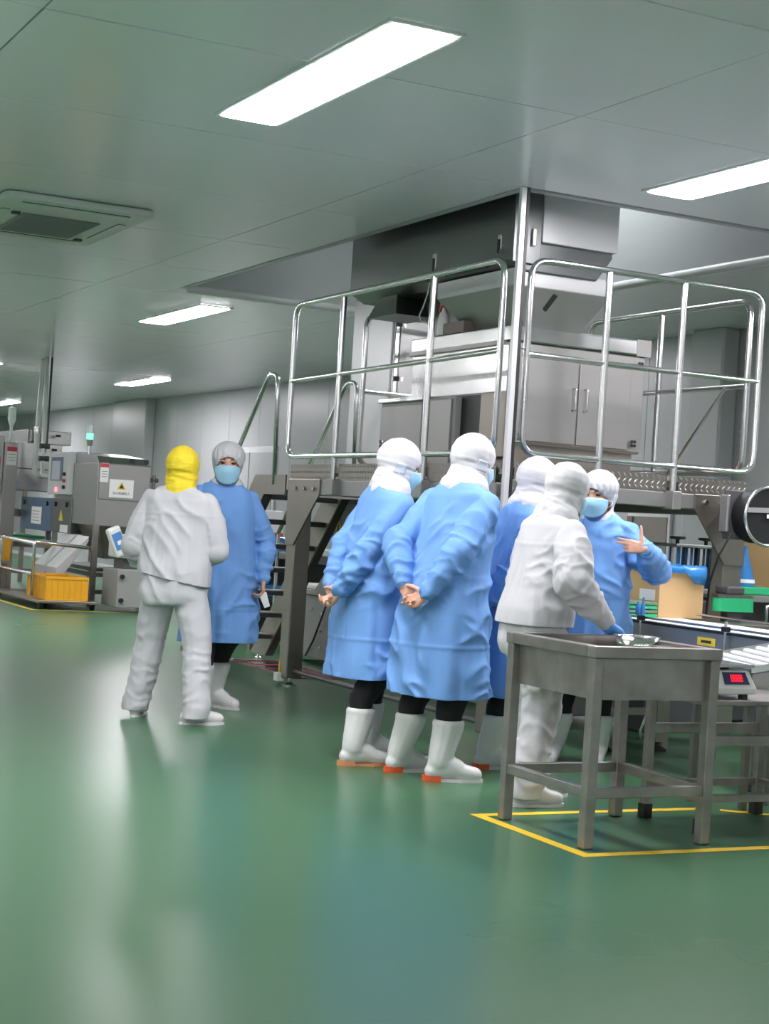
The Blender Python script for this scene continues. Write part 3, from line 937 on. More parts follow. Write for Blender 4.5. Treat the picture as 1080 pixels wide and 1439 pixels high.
# far packing line seen past the leg
fl = thing('case_packer', 'dark case packing machine behind the platform leg at the right edge', 'machine', (7.1, 8.5, 0))
box('body', 'dark_grey', 6.75, 7.7, 8.3, 9.3, .05, .82, fl, bevel=.01)
box('table', 'steel_satin', 6.70, 7.75, 8.15, 9.3, .82, .86, fl, bevel=.004)
MB().tube(rounded([(6.83, 8.1, .66), (6.83, 8.1, .80), (6.92, 8.1, .80)], .02), .012, 8).build('handle', 'steel_bright', fl, smooth='full')
box('cross_bar', 'steel_bright', 6.72, 7.2, 8.09, 8.115, .63, .66, fl)
box('post', 'steel_bright', 7.13, 7.17, 8.09, 8.13, .3, 1.35, fl, bevel=.004)
box('front_rail', 'steel_dull', 6.7, 7.7, 8.1, 8.14, .44, .50, fl)
tag(box('green_pad', 'green_belt', 6.76, 7.04, 8.3, 8.6, .861, .91, bevel=.006), 'green pad lying on the far packing table', 'pad')
bc = thing('blue_flask', 'blue conical flask with a white stripe on the far table', 'bottle', (6.9, 8.45, .91))
MB().lathe([(0, 0), (.07, 0), (.068, .03), (.03, .17), (.014, .23), (.014, .26), (0, .26)], (6.90, 8.42, .911), 16).build('body', 'blue_plastic', bc, smooth=True)
MB().lathe([(.069, .022), (.072, .022), (.068, .045), (.064, .045)], (6.90, 8.42, .911), 16).build('stripe', 'label_white', bc, smooth=True)
c2 = thing('carton', 'brown carton standing on the far table at the right edge', 'box', (7.35, 8.6, .86))
box('body', 'cardboard', 7.22, 7.6, 8.5, 8.9, .861, 1.22, c2, bevel=.003)
box('packing_tape', 'label_white', 7.38, 7.44, 8.498, 8.5, .861, 1.22, c2)
# hatch in the wall
ht = thing('wall_hatch', 'grey square hatch in the pale wall beyond the pointing hand', 'hatch', (X1, 12.3, 1.1))
box('frame', 'wall_trim', X1 - .03, X1, 12.02, 12.68, .92, 1.42, ht, bevel=.006)
box('panel', 'brown_panel', X1 - .036, X1 - .03, 12.06, 12.58, .96, 1.38, ht)
box('reveal', 'copper_grey', X1 - .05, X1 - .03, 12.58, 12.66, .96, 1.38, ht)

# ------------------------------------------------------------------ basin table in front
bt = thing('basin_table', 'worn stainless basin table standing in the yellow floor box', 'table', (3.8, 5.4, 0))
TX0, TX1, TY0, TY1, TZ = 3.50, 4.09, 5.10, 5.73, .765
LW = .045
for (x, y) in ((TX0, TY0), (TX1 - LW, TY0), (TX0, TY1 - LW), (TX1 - LW, TY1 - LW)):
    box('leg', 'steel_worn', x, x + LW, y, y + LW, 0.002, TZ - .045, bt, bevel=.004)
rim = MB()
for a in ((TX0 - .006, TX1 + .006, TY0 - .006, TY0 + LW), (TX0 - .006, TX1 + .006, TY1 - LW, TY1 + .006), (TX0 - .006, TX0 + LW, TY0 + LW, TY1 - LW), (TX1 - LW, TX1 + .006, TY0 + LW, TY1 - LW)):
    box('rim_bar', 'steel_worn', *a, TZ - .045, TZ, bt, bevel=.004)
bs = MB()
i0, i1, j0, j1 = TX0 + .03, TX1 - .03, TY0 + .03, TY1 - .03
for a in ((i0, i1, j0, j0 + .004), (i0, i1, j1 - .004, j1), (i0, i0 + .004, j0, j1), (i1 - .004, i1, j0, j1)):
    bs.box(*a, .565, TZ - .02)
bs.box(i0, i1, j0, j1, .56, .565)
bs.build('basin', 'steel_worn', bt)
for y in (TY0 + .005, TY1 - LW + .005):
    box('stretcher', 'steel_worn', TX0 + LW, TX1 - LW, y, y + .035, .19, .23, bt, bevel=.003)
for x in (TX0 + .005, TX1 - LW + .005):
    box('stretcher', 'steel_worn', x, x + .035, TY0 + LW, TY1 - LW, .19, .23, bt, bevel=.003)
bw = thing('steel_bowl', 'small shiny steel bowl at the gloved hand in the basin', 'bowl', (4.0, 5.5, .57))
pr_ = [(0.0, 0.0), (.045, 0.0), (.075, .05), (.088, .11), (.094, .112), (.080, .05), (.047, .006), (0, .006)]
MB().lathe(pr_, (4.0, 5.53, .665), 24).build('bowl', 'steel_bright', bw, smooth='full')
MB().lathe([(0, 0), (.05, 0), (.05, .10), (0, .10)], (4.0, 5.53, .566), 18).build('stand', 'steel_satin', bw, smooth=True)
tg = box('steel_tray', 'steel_worn', 3.97, 4.05, 5.18, 5.40, .566, .75, bevel=.004)
tag(tg, 'narrow steel tray leaning in the basin table corner', 'tray')

# stand with the electronic scale
sd = thing('scale_stand', 'low steel stand carrying the electronic scale', 'stand', (4.5, 5.5, 0))
QX0, QX1, QY0, QY1, QZ = 4.17, 4.80, 5.27, 5.68, .545
box('top', 'steel_worn', QX0 - .01, QX1 + .01, QY0 - .01, QY1 + .01, QZ - .022, QZ, sd, bevel=.004)
for (x, y) in ((QX0, QY0), (QX1 - .035, QY0), (QX0, QY1 - .035), (QX1 - .035, QY1 - .035)):
    l_ = box('leg', 'steel_worn', x, x + .035, y, y + .035, .05, QZ - .022, sd, bevel=.003)
    box('foot_cap', 'black_rubber', x - .004, x + .039, y - .004, y + .039, 0.001, .06, l_)
for y in (QY0, QY1 - .03):
    box('stretcher', 'steel_worn', QX0 + .035, QX1 - .035, y + .004, y + .03, .13, .16, sd)
    box('stretcher', 'steel_worn', QX0 + .035, QX1 - .035, y + .004, y + .03, .36, .40, sd)
for x in (QX0, QX1 - .03):
    box('stretcher', 'steel_worn', x + .002, x + .028, QY0 + .035, QY1 - .035, .13, .16, sd)
ES = thing('electronic_scale', 'white electronic scale with a glowing red display', 'scale', (4.34, 5.42, QZ))
sx0, sx1, sy0, sy1 = 4.20, 4.455, 5.31, 5.58
MB().add([(sx0, sy0, QZ + .02), (sx1, sy0, QZ + .02), (sx1, sy1, QZ + .02), (sx0, sy1, QZ + .02), (sx0, sy0, QZ + .045), (sx1, sy0, QZ + .045), (sx1, sy1, QZ + .045), (sx0, sy1, QZ + .045),
          (sx0 + .02, sy0 + .035, QZ + .115), (sx1 - .02, sy0 + .035, QZ + .115), (sx1 - .02, sy1 - .02, QZ + .115), (sx0 + .02, sy1 - .02, QZ + .115)],
         [(0, 3, 2, 1), (0, 1, 5, 4), (1, 2, 6, 5), (2, 3, 7, 6), (3, 0, 4, 7), (4, 5, 9, 8), (5, 6, 10, 9), (6, 7, 11, 10), (7, 4, 8, 11), (8, 9, 10, 11)]).build('housing', 'white_plastic', ES, bevel=.008)
box('weighing_plate', 'steel_bright', sx0 - .005, sx1 + .0, sy0 + .02, sy1, QZ + .128, QZ + .14, ES, bevel=.004)
box('plate_support', 'dark_grey', sx0 + .08, sx1 - .08, sy0 + .09, sy1 - .08, QZ + .114, QZ + .128, ES)
for x in (sx0 + .03, sx1 - .06):
    for y in (sy0 + .02, sy1 - .05):
        MB().cyl((x + .015, y + .015, QZ), (x + .015, y + .015, QZ + .021), .02, 12).build('foot', 'black_rubber', ES, smooth=True)
# sloping display window on the front face
n_ = Vector((0, -.07, .035)).normalized()


def on_face(u, t, out):
    p = Vector((sx0 + u * (sx1 - sx0), sy0 + .035 * t, QZ + .045 + .07 * t))
    return p + n_ * out


dp = MB()
dp.add([on_face(.36, .2, .001), on_face(.86, .2, .001), on_face(.82, .88, .001), on_face(.36, .88, .001), on_face(.36, .2, .004), on_face(.86, .2, .004), on_face(.82, .88, .004), on_face(.36, .88, .004)],
       [(0, 1, 5, 4), (1, 2, 6, 5), (2, 3, 7, 6), (3, 0, 4, 7), (4, 5, 6, 7), (0, 3, 2, 1)])
dpo = dp.build('display', 'display_dark', ES)
for k in range(4):
    u = .50 + k * .06
    dg = MB()
    for (a, b, c, d_) in ((0, .05, .36, .40), (0, .05, .54, .58), (0, .05, .70, .74), (0, .012, .36, .55), (.038, .05, .36, .55), (0, .012, .55, .74), (.038, .05, .55, .74)):
        q0 = [on_face(u + a, c, .0045), on_face(u + b, c, .0045), on_face(u + b, d_, .0045), on_face(u + a, d_, .0045)]
        q1 = [on_face(u + a, c, .0055), on_face(u + b, c, .0055), on_face(u + b, d_, .0055), on_face(u + a, d_, .0055)]
        dg.add(q0 + q1, [(0, 3, 2, 1), (4, 5, 6, 7), (0, 1, 5, 4), (1, 2, 6, 5), (2, 3, 7, 6), (3, 0, 4, 7)])
    dg.build('digit', 'led_red', dpo)

# roller ramp between stand and conveyor
rr_ = thing('roller_ramp', 'sloping roller ramp with white bars behind the scale', 'conveyor', (4.95, 5.9, 0))
A, B = Vector((4.68, 5.99, .655)), Vector((4.99, 5.85, .73))
dn = (B - A).normalized()
pv = Vector((.10, -.24, -.03))
for off in (Vector((0, 0, 0)), pv):
    MB().bar(A + off, B + off, .025, .03).build('side_rail', 'steel_bright', rr_)
for k in range(6):
    p = A + (B - A) * ((k + .5) / 6)
    MB().cyl(p, p + pv, .013, 10).build('roller', 'belt_white', rr_, smooth=True)
for p in (A, B, A + pv, B + pv):
    box('leg', 'steel_dull', p.x - .014, p.x + .014, p.y - .014, p.y + .014, 0, p.z - .014, rr_)
q_ = A + pv
w_ = B + pv
MB().add([q_ + V3 for V3 in (Vector((0, -.016, -.02)),)] + [w_ + Vector((0, -.016, -.02)), w_ + Vector((0, -.016, -.26)), q_ + Vector((0, -.016, -.2)), q_ + Vector((0, -.012, -.02)), w_ + Vector((0, -.012, -.02)), w_ + Vector((0, -.012, -.26)), q_ + Vector((0, -.012, -.2))],
         [(0, 1, 2, 3), (7, 6, 5, 4), (0, 4, 5, 1), (1, 5, 6, 2), (2, 6, 7, 3), (3, 7, 4, 0)]).build('side_sheet', 'steel_satin', rr_)

# yellow tape on the floor
tp = thing('floor_marking', 'yellow tape box on the floor round the basin table', 'floor marking', (4, 5.5, 0))
def tape(x0, x1, y0, y1):
    box('tape_strip', 'tape_yellow', x0, x1, y0, y1, 0.0006, .0016, tp)
tape(3.43, 5.6, 4.99, 5.04)
tape(3.43, 3.48, 5.04, 5.83)
tape(3.48, 4.6, 5.78, 5.83)
M = Matrix.Translation((4.62, 5.80, 0)) @ Matrix.Rotation(R(-38), 4, 'Z')
MB().box(.06, .42, -.022, .022, .0006, .0016, M).build('tape_strip', 'tape_yellow', tp)
tf = thing('floor_marking', 'yellow tape lines on the floor before the far machines', 'floor marking', (5, 18, 0))
box('tape_strip', 'tape_yellow', 4.62, 4.68, 17.4, 20.4, .0006, .0016, tf)
box('tape_strip', 'tape_yellow', 4.68, 5.9, 17.4, 17.46, .0006, .0016, tf)

# ------------------------------------------------------------------ far machines on the left
m1 = thing('metal_detector', 'steel checkweigher with touch panel and warning notice, nearer far machine', 'machine', (5.9, 19.3, 0))
A0, A1, D0, D1 = 5.56, 6.20, 18.34, 20.5
box('housing', 'steel_satin', A0, A1, D0 + .02, 19.35, .93, 1.66, m1, bevel=.008)
MB().prism([(D0 + .06, 1.66), (19.35, 1.66), (19.35, 1.80), (D0 + .16, 1.74)], 'x', A0 + .02, A1 - .03).build('hood', 'steel', m1, bevel=.006)
fd1 = box('front_door', 'steel_satin', A0 + .02, A1 - .02, D0, D0 + .02, 1.24, 1.65, m1, bevel=.005)
nt_ = box('warning_notice', 'label_white', 5.70, 5.99, D0 - .006, D0, 1.27, 1.48, fd1)
tri = MB().prism([(5.79, 1.365), (5.90, 1.365), (5.845, 1.455)], 'y', D0 - .008, D0 - .006).build('warning_triangle', 'label_yellow', nt_)
MB().prism([(5.815, 1.378), (5.875, 1.378), (5.845, 1.43)], 'y', D0 - .0095, D0 - .008).build('triangle_mark', 'ink', nt_)
text('notice_text', '当心机械伤人', .036, 'ink', nt_, face_M((5.845, D0 - .0075, 1.318), '-y'))
lb1 = box('door_label', 'label_white', 5.58, 5.68, D0 - .006, D0 + .02, 1.44, 1.66, m1)
box('label_head', 'label_red', 5.58, 5.68, D0 - .008, D0 - .006, 1.61, 1.655, lb1)
for k in range(3):
    box('print_line', 'ink', 5.60, 5.665, D0 - .0075, D0 - .006, 1.56 - k * .03, 1.565 - k * .03, lb1)
for (x, z) in ((5.95, 1.70), (6.12, 1.70)):
    box('hinge', 'black', x, x + .05, D0 + .04, D0 + .06, z - .02, z + .03, m1)
for z in (1.36, 1.50):
    MB().cyl((A1 + .0, D0 + .05, z), (A1 + .10, D0 + .05, z), .025, 10).build('air_filter', 'dark_grey', m1, smooth=True)
MB().cyl((A1 + .05, D0 + .05, 1.30), (A1 + .05, D0 + .05, 1.56), .022, 10).build('air_regulator', 'copper_grey', m1, smooth=True)
MB().frustum((5.75, 6.05, 18.55, 19.0), .55, (5.62, 6.18, D0 + .03, 19.3), .93).build('outlet_funnel', 'steel_dull', m1, bevel=.004)
# touch panel box on the left face
tpb = box('touch_panel', 'wall_trim', 5.50, 5.60, 19.37, 20.28, 1.27, 1.79, m1, bevel=.012)
box('bezel', 'bezel_blue', 5.494, 5.50, 19.62, 20.14, 1.44, 1.73, tpb)
box('screen', 'screen_grey', 5.49, 5.494, 19.72, 20.08, 1.45, 1.68, tpb)
MB().cyl((5.50, 19.86, 1.33), (5.485, 19.86, 1.33), .03, 12).build('red_lamp', 'led_pink', tpb, smooth=True)
for z in (1.52, 1.44, 1.36):
    MB().cyl((5.50, 19.50, z), (5.47, 19.50, z), .022, 10).build('button', 'black' if z != 1.44 else 'red_plastic', tpb, smooth=True)
box('panel_back', 'steel', 5.60, 6.1, 19.36, 20.3, 1.0, 1.75, m1, bevel=.008)
for k, (a, b) in enumerate(((20.18, 21.68), (19.30, 20.15))):
    q = box('drive_cover', 'blue_panel' if k == 0 else 'steel_dark', 5.54, 5.95, a, b, .80, 1.22, m1, bevel=.01)
    if k == 0:
        n1 = box('paper_notice', 'label_white', 5.535, 5.54, 20.62, 21.1, .88, 1.10, q)
        for kk in range(4):
            box('print_line', 'ink', 5.533, 5.535, 20.70, 21.02, .92 + kk * .04, .926 + kk * .04, n1)
    else:
        box('paper_notice', 'label_white', 5.535, 5.54, 19.40, 19.72, .81, .90, q)
        MB().prism([(19.62, .95), (19.80, .95), (19.71, 1.08)], 'x', 5.535, 5.54).build('warning_triangle', 'label_yellow', q)
    for yy in (a + .18, b - .18):
        MB().cyl((5.54, yy, 1.15), (5.52, yy, 1.15), .03, 10).build('knob', 'black', q, smooth=True)
for (x, y) in ((5.58, D0 + .03), (6.16, D0 + .03), (5.58, 20.4), (6.16, 20.4)):
    box('leg', 'steel_dull', x - .03, x + .03, y - .03, y + .03, .05, .95, m1)
    MB().lathe([(0, 0), (.05, 0), (.05, .015), (.02, .05), (0, .05)], (x, y, 0), 12).build('levelling_foot', 'black_rubber', m1, smooth=True)
for z in (.14, .34):
    box('cross_bar', 'steel_dull', 5.58, 6.16, D0 + .01, D0 + .05, z, z + .05, m1)
    box('cross_bar', 'steel_dull', 5.56, 5.60, D0 + .06, 20.4, z, z + .05, m1)
box('lower_tray', 'steel_dark', 5.6, 6.15, D0 + .06, 20.3, .40, .44, m1)
box('belt_bed', 'steel_dull', 5.45, 5.60, 19.0, 21.6, .60, .68, m1)
# chutes
for (y, a) in ((18.75, 0), (19.3, 1)):
    MB().add([(5.56, y - .2, .80), (5.56, y + .25, .80), (5.20, y + .25, .42), (5.20, y - .2, .42), (5.56, y - .2, .74), (5.56, y + .25, .74), (5.20, y + .25, .22), (5.20, y - .2, .22)],
             [(0, 1, 2, 3), (7, 6, 5, 4), (0, 4, 5, 1), (1, 5, 6, 2), (2, 6, 7, 3), (3, 7, 4, 0)]).build('reject_chute', 'steel_white', m1, bevel=.004)
b1 = thing('signal_beacon', 'green lit signal beacon on the nearer far machine', 'signal light', (5.58, 18.8, 1.74))
MB().cyl((5.60, 18.9, 1.70), (5.60, 18.9, 1.88), .018, 8).build('stem', 'steel_bright', b1, smooth=True)
MB().lathe([(0, 0), (.03, 0), (.04, .06), (.04, .08), (0, .08)], (5.60, 18.9, 1.86), 12).build('base', 'grey_paint', b1, smooth=True)
MB().lathe([(0, 0), (.04, 0), (.04, .07), (0, .07)], (5.60, 18.9, 1.94), 12).build('green_lens', 'led_green', b1, smooth=True)
MB().lathe([(0, 0), (.04, 0), (.036, .10), (0, .11)], (5.60, 18.9, 2.01), 12).build('clear_lens', 'beacon_white', b1, smooth=True)

# trolley frame with the crate, before machine one
ty = thing('tube_trolley', 'tubular steel trolley frame beside the yellow crate', 'trolley', (4.9, 19, 0))
for y in (19.5, 18.0):
    MB().tube(rounded([(4.78, y, .12), (4.78, y, .72), (5.4, y - .02, .68)], .04), .02, 8).build('frame_tube', 'steel_bright', ty, smooth='full')
MB().cyl((4.78, 19.5, .72), (4.78, 18.0, .70), .018, 8).build('rail', 'steel_bright', ty, smooth=True)
MB().cyl((4.78, 19.5, .36), (4.78, 18.0, .36), .018, 8).build('rail', 'steel_bright', ty, smooth=True)
box('deck', 'steel_dull', 4.72, 5.42, 17.5, 19.6, .07, .10, ty, bevel=.006)
for (x, y) in ((4.78, 17.6), (5.36, 17.6), (4.78, 19.5), (5.36, 19.5)):
    MB().cyl((x - .02, y, .036), (x + .02, y, .036), .035, 12).build('castor', 'black_rubber', ty, smooth=True)


def crate(cx, cy, z, sx, sy, h, label):
    t = thing('plastic_crate', label, 'crate', (cx, cy, z), 'yellow plastic crates by the far machines')
    a, b, c, d = cx - sx / 2, cx + sx / 2, cy - sy / 2, cy + sy / 2
    box('bottom', 'crate_yellow', a, b, c, d, z, z + .012, t)
    rm = MB()
    for e in ((a - .01, b + .01, c - .01, c + .012), (a - .01, b + .01, d - .012, d + .01), (a - .01, a + .012, c + .012, d - .012), (b - .012, b + .01, c + .012, d - .012)):
        rm.box(*e, z + h - .03, z + h)
    rm.build('rim', 'crate_yellow', t, bevel=.003)
    for nm, e in (('wall', (a, b, c, c + .006)), ('wall', (a, b, d - .006, d)), ('wall', (a, a + .006, c + .006, d - .006)), ('wall', (b - .006, b, c + .006, d - .006))):
        wl = box(nm, 'crate_yellow', *e, z + .012, z + h - .03, t)
        n = 7
        for k in range(n + 1):
            if e[1] - e[0] > .05:
                x = e[0] + (e[1] - e[0]) * k / n
                yy = e[2] - .008 if e[2] < cy else e[3]
                box('rib', 'crate_yellow', x - .006, x + .006, yy, yy + .008, z, z + h - .03, wl)
            else:
                y_ = e[2] + (e[3] - e[2]) * k / n
                xx = e[0] - .008 if e[0] < cx else e[1]
                box('rib', 'crate_yellow', xx, xx + .008, y_ - .006, y_ + .006, z, z + h - .03, wl)
    return t


crate(5.06, 17.98, .101, .46, .80, .26, 'yellow plastic crate on the floor trolley by the far machine')
crate(4.80, 20.35, .42, .42, .7, .26, 'yellow plastic crate cut off by the left picture edge')
cs = thing('crate_stand', 'small steel stand under the left yellow crate', 'stand', (4.8, 20.35, 0))
box('top', 'steel_dull', 4.55, 5.05, 20.0, 20.75, .38, .419, cs)
for (x, y) in ((4.58, 20.03), (5.02, 20.03), (4.58, 20.72), (5.02, 20.72)):
    box('leg', 'steel_dull', x - .025, x + .025, y - .025, y + .025, 0, .38, cs)
box('side_sheet', 'copper_grey', 4.58, 5.02, 20.02, 20.04, .05, .38, cs)

# second machine further left
m2 = thing('checkweigher', 'big steel machine with red headed notice, farthest on the left', 'machine', (5.7, 22, 0))
box('housing', 'steel', 5.38, 6.0, 21.5, 23.6, 1.30, 1.94, m2, bevel=.008)
box('top_box', 'steel', 5.55, 6.15, 21.62, 23.4, 1.94, 2.12, m2, bevel=.008)
box('control_box', 'grey_paint', 5.58, 5.74, 21.50, 21.62, 1.96, 2.11, m2, bevel=.006)
box('seam', 'black', 5.40, 5.98, 21.494, 21.5, 1.585, 1.597, m2)
for (x, z) in ((5.90, 2.04), (5.86, 1.85), (5.90, 1.78)):
    box('hinge', 'black', x, x + .06, 21.46, 21.5, z, z + .03, m2)
box('column', 'steel_satin', 5.20, 5.38, 21.36, 21.6, .0, 1.92, m2, bevel=.006)
n2_ = box('notice', 'label_white', 5.23, 5.36, 21.352, 21.36, 1.62, 1.86, m2)
box('notice_head', 'label_red', 5.23, 5.36, 21.349, 21.352, 1.80, 1.86, n2_)
for k in range(3):
    box('print_line', 'ink', 5.25, 5.34, 21.350, 21.352, 1.76 - k * .04, 1.765 - k * .04, n2_)
box('side_panel', 'steel_satin', 5.06, 5.20, 21.4, 23.4, 1.25, 2.0, m2, bevel=.006)
box('notice', 'label_red', 5.08, 5.16, 21.39, 21.4, 1.60, 1.72, m2)
box('lower_bed', 'steel_dull', 5.40, 6.1, 21.75, 23.4, .95, 1.05, m2)
for (x, y) in ((5.28, 23.3), (6.0, 21.6), (6.0, 23.3)):
    box('leg', 'steel_dull', x - .03, x + .03, y - .03, y + .03, 0, 1.3, m2)
for z in (.2, .55):
    box('cross_bar', 'steel_dull', 5.3, 6.0, 21.58, 21.62, z, z + .06, m2)
box('green_belt', 'green_belt', 5.35, 6.0, 21.75, 23.2, .66, .70, m2)
b2 = thing('signal_beacon', 'pale unlit signal beacon on the farthest left machine', 'signal light', (5.3, 21.6, 1.94))
MB().cyl((5.35, 21.7, 1.93), (5.35, 21.7, 2.16), .022, 8).build('stem', 'beacon_white', b2, smooth=True)
MB().lathe([(0, 0), (.025, 0), (.055, .08), (.05, .24), (0, .26)], (5.35, 21.7, 2.15), 12).build('lens', 'beacon_white', b2, smooth=True)

# ceiling pipes coming down to the machines
pp = thing('air_pipe', 'white air pipe with dark valves dropping from the ceiling beside a cable', 'pipe', (5.5, 20.8, ZC))
MB().tube(rounded([(5.52, 20.75, ZC), (5.55, 20.75, 1.50), (5.75, 20.6, 1.48)], .05), .028, 10).build('pipe', 'pipe_white', pp, smooth='full')
MB().tube([(5.60, 20.8, ZC), (5.60, 20.8, 1.95), (5.58, 20.8, 1.80)], .014, 8).build('cable', 'dark_grey', pp, smooth='full')
for z in (1.88, 1.72):
    MB().cyl((5.49, 20.74, z), (5.62, 20.74, z), .035, 10).build('valve', 'dark_grey', pp, smooth=True)
p2 = thing('air_pipe', 'thicker white air pipe left of the valved pipe over the far machines', 'pipe', (5.6, 21.2, ZC))
MB().tube(rounded([(5.60, 21.2, ZC), (5.57, 21.2, 2.10), (5.57, 21.2, 1.52), (5.7, 21.2, 1.50)], .05), .035, 10).build('pipe', 'pipe_white', p2, smooth='full')
MB().cyl((5.57, 21.2, 2.06), (5.57, 21.2, 2.14), .045, 12).build('coupling', 'steel_bright', p2, smooth=True)

# small labelling unit right of machine one, behind the man in white
lu = thing('labelling_unit', 'cream labelling unit with a tilted blue touch screen', 'machine', (5.7, 17.6, 0))
box('cabinet', 'grey_paint', 5.55, 6.0, 17.35, 17.9, .06, .48, lu, bevel=.01)
box('body', 'white_plastic', 5.58, 6.05, 17.40, 17.85, .60, .86, lu, bevel=.02)
box('neck', 'dark_grey', 5.64, 5.95, 17.45, 17.8, .48, .60, lu)
for z in (.40, .14):
    MB().cyl((5.60, 17.36, z), (5.60, 17.31, z), .025, 10).build('knob', 'black', lu, smooth=True)
M = Matrix.Translation((5.53, 17.40, .78)) @ Matrix.Rotation(R(-24), 4, 'Y') @ Matrix.Rotation(R(14), 4, 'Z')
hd = MB().box(-.085, .085, -.05, .03, -.17, .17, M).build('screen_housing', 'white_plastic', lu, bevel=.03)
M2 = M @ Matrix.Translation((0, -.052, .01))
MB().box(-.06, .06, -.004, .002, -.10, .09, M2).build('screen', 'screen_blue', hd)
MB().box(-.025, .025, -.006, -.004, -.045, .0, M2).build('screen_icon', 'belt_white', hd)
box('latch', 'black', 5.66, 5.74, 17.385, 17.40, .61, .66, lu)

# ------------------------------------------------------------------ people
_rng = np.random.RandomState(11)
_perm = np.concatenate([_rng.permutation(256)] * 2)
_grad = _rng.normal(size=(256, 3))
_grad /= np.linalg.norm(_grad, axis=1)[:, None]


def noise3(p):
    i = np.floor(p).astype(int)
    f = p - i
    u = f * f * f * (f * (f * 6 - 15) + 10)
    i &= 255
    out = np.zeros(len(p))
    for dx in (0, 1):
        for dy in (0, 1):
            for dz in (0, 1):
                h = _perm[(_perm[(_perm[(i[:, 0] + dx) & 255] + i[:, 1] + dy) & 255] + i[:, 2] + dz) & 255]
                g = _grad[h]
                d = f - np.array([dx, dy, dz])
                wgt = (u[:, 0] if dx else 1 - u[:, 0]) * (u[:, 1] if dy else 1 - u[:, 1]) * (u[:, 2] if dz else 1 - u[:, 2])
                out += wgt * (g * d).sum(1)
    return out


def sstep(a, b, x):
    t = np.clip((x - a) / (b - a), 0, 1)
    return t * t * (3 - 2 * t)


def V(*a):
    return Vector(a)


def ball(mb, c, r, M=None, seg=14, rings=9):
    rs = []
    for i in range(rings + 1):
        ph = math.pi * i / rings
        ph = min(max(ph, .08), math.pi - .08)
        rs.append([(math.sin(ph) * math.cos(t), math.sin(ph) * math.sin(t), math.cos(ph)) for t in [2 * math.pi * q / seg for q in range(seg)]])
    out = []
    for ring in rs:
        o = []
        for p in ring:
            v = Vector((p[0] * r[0], p[1] * r[1], p[2] * r[2]))
            if M is not None:
                v = M @ v
            o.append(v + Vector(c))
        out.append(o)
    mb.rings(out)


def limb(mb, p0, r0, p1, r1, seg=12, flat=None):
    # capsule with hemispherical ends
    p0, p1 = Vector(p0), Vector(p1)
    d = p1 - p0
    L = d.length
    if L < 1e-5:
        return
    d /= L
    ref = Vector((0, 0, 1)) if abs(d.z) < .9 else Vector((0, 1, 0))
    a = (ref - d * ref.dot(d)).normalized()
    b = d.cross(a)
    prof = []
    for k in range(5):
        t = math.pi / 2 * (1 - k / 4)
        prof.append((-math.sin(t) * r0, max(math.cos(t), .08) * r0))
    for k in range(5):
        t = math.pi / 2 * k / 4
        prof.append((L + math.sin(t) * r1, max(math.cos(t), .08) * r1))
    mb.rings([[p0 + d * h + (a * math.cos(t) + b * math.sin(t)) * r for t in [2 * math.pi * q / seg for q in range(seg)]] for h, r in prof])


def chain(mb, pts):
    for (p0, r0), (p1, r1) in zip(pts[:-1], pts[1:]):
        limb(mb, p0, r0, p1, r1)


def loft(mb, rows, X=None, e=2.4, seg=28):
    # rows: (z, a, b, y0); X maps local points
    rs = []
    for row in rows:
        z, a, b, y0 = row[:4]
        x0 = row[4] if len(row) > 4 else 0
        ring = []
        for q in range(seg):
            t = 2 * math.pi * q / seg
            c, s_ = math.cos(t), math.sin(t)
            p = Vector((x0 + a * math.copysign(abs(c) ** (2 / e), c), y0 + b * math.copysign(abs(s_) ** (2 / e), s_), z))
            ring.append(X(p) if X else p)
        rs.append(ring)
    mb.rings(rs)


def remesh(mb, voxel, smooth=4, fac=.5):
    me = mb.mesh('tmp')
    bm = bmesh.new()
    bm.from_mesh(me)
    bmesh.ops.recalc_face_normals(bm, faces=bm.faces)
    bm.to_mesh(me)
    bm.free()
    o = bpy.data.objects.new('tmp', me)
    COL.objects.link(o)
    md = o.modifiers.new('r', 'REMESH')
    md.mode = 'VOXEL'
    md.voxel_size = voxel
    if smooth:
        sm = o.modifiers.new('s', 'SMOOTH')
        sm.factor = fac
        sm.iterations = smooth
    dg = bpy.context.evaluated_depsgraph_get()
    out = bpy.data.meshes.new_from_object(o.evaluated_get(dg))
    bpy.data.objects.remove(o, do_unlink=True)
    bpy.data.meshes.remove(me)
    return out


def coords(me):
    n = len(me.vertices)
    co = np.empty(n * 3)
    me.vertices.foreach_get('co', co)
    no = np.empty(n * 3)
    me.vertices.foreach_get('normal', no)
    return co.reshape(-1, 3), no.reshape(-1, 3)


def setco(me, co):
    me.vertices.foreach_set('co', co.ravel())
    me.update()


def seg_dist(p, a, b):
    a, b = np.array(a), np.array(b)
    ab = b - a
    t = np.clip(((p - a) @ ab) / (ab @ ab), 0, 1)
    return np.linalg.norm(p - a - t[:, None] * ab, axis=1), t


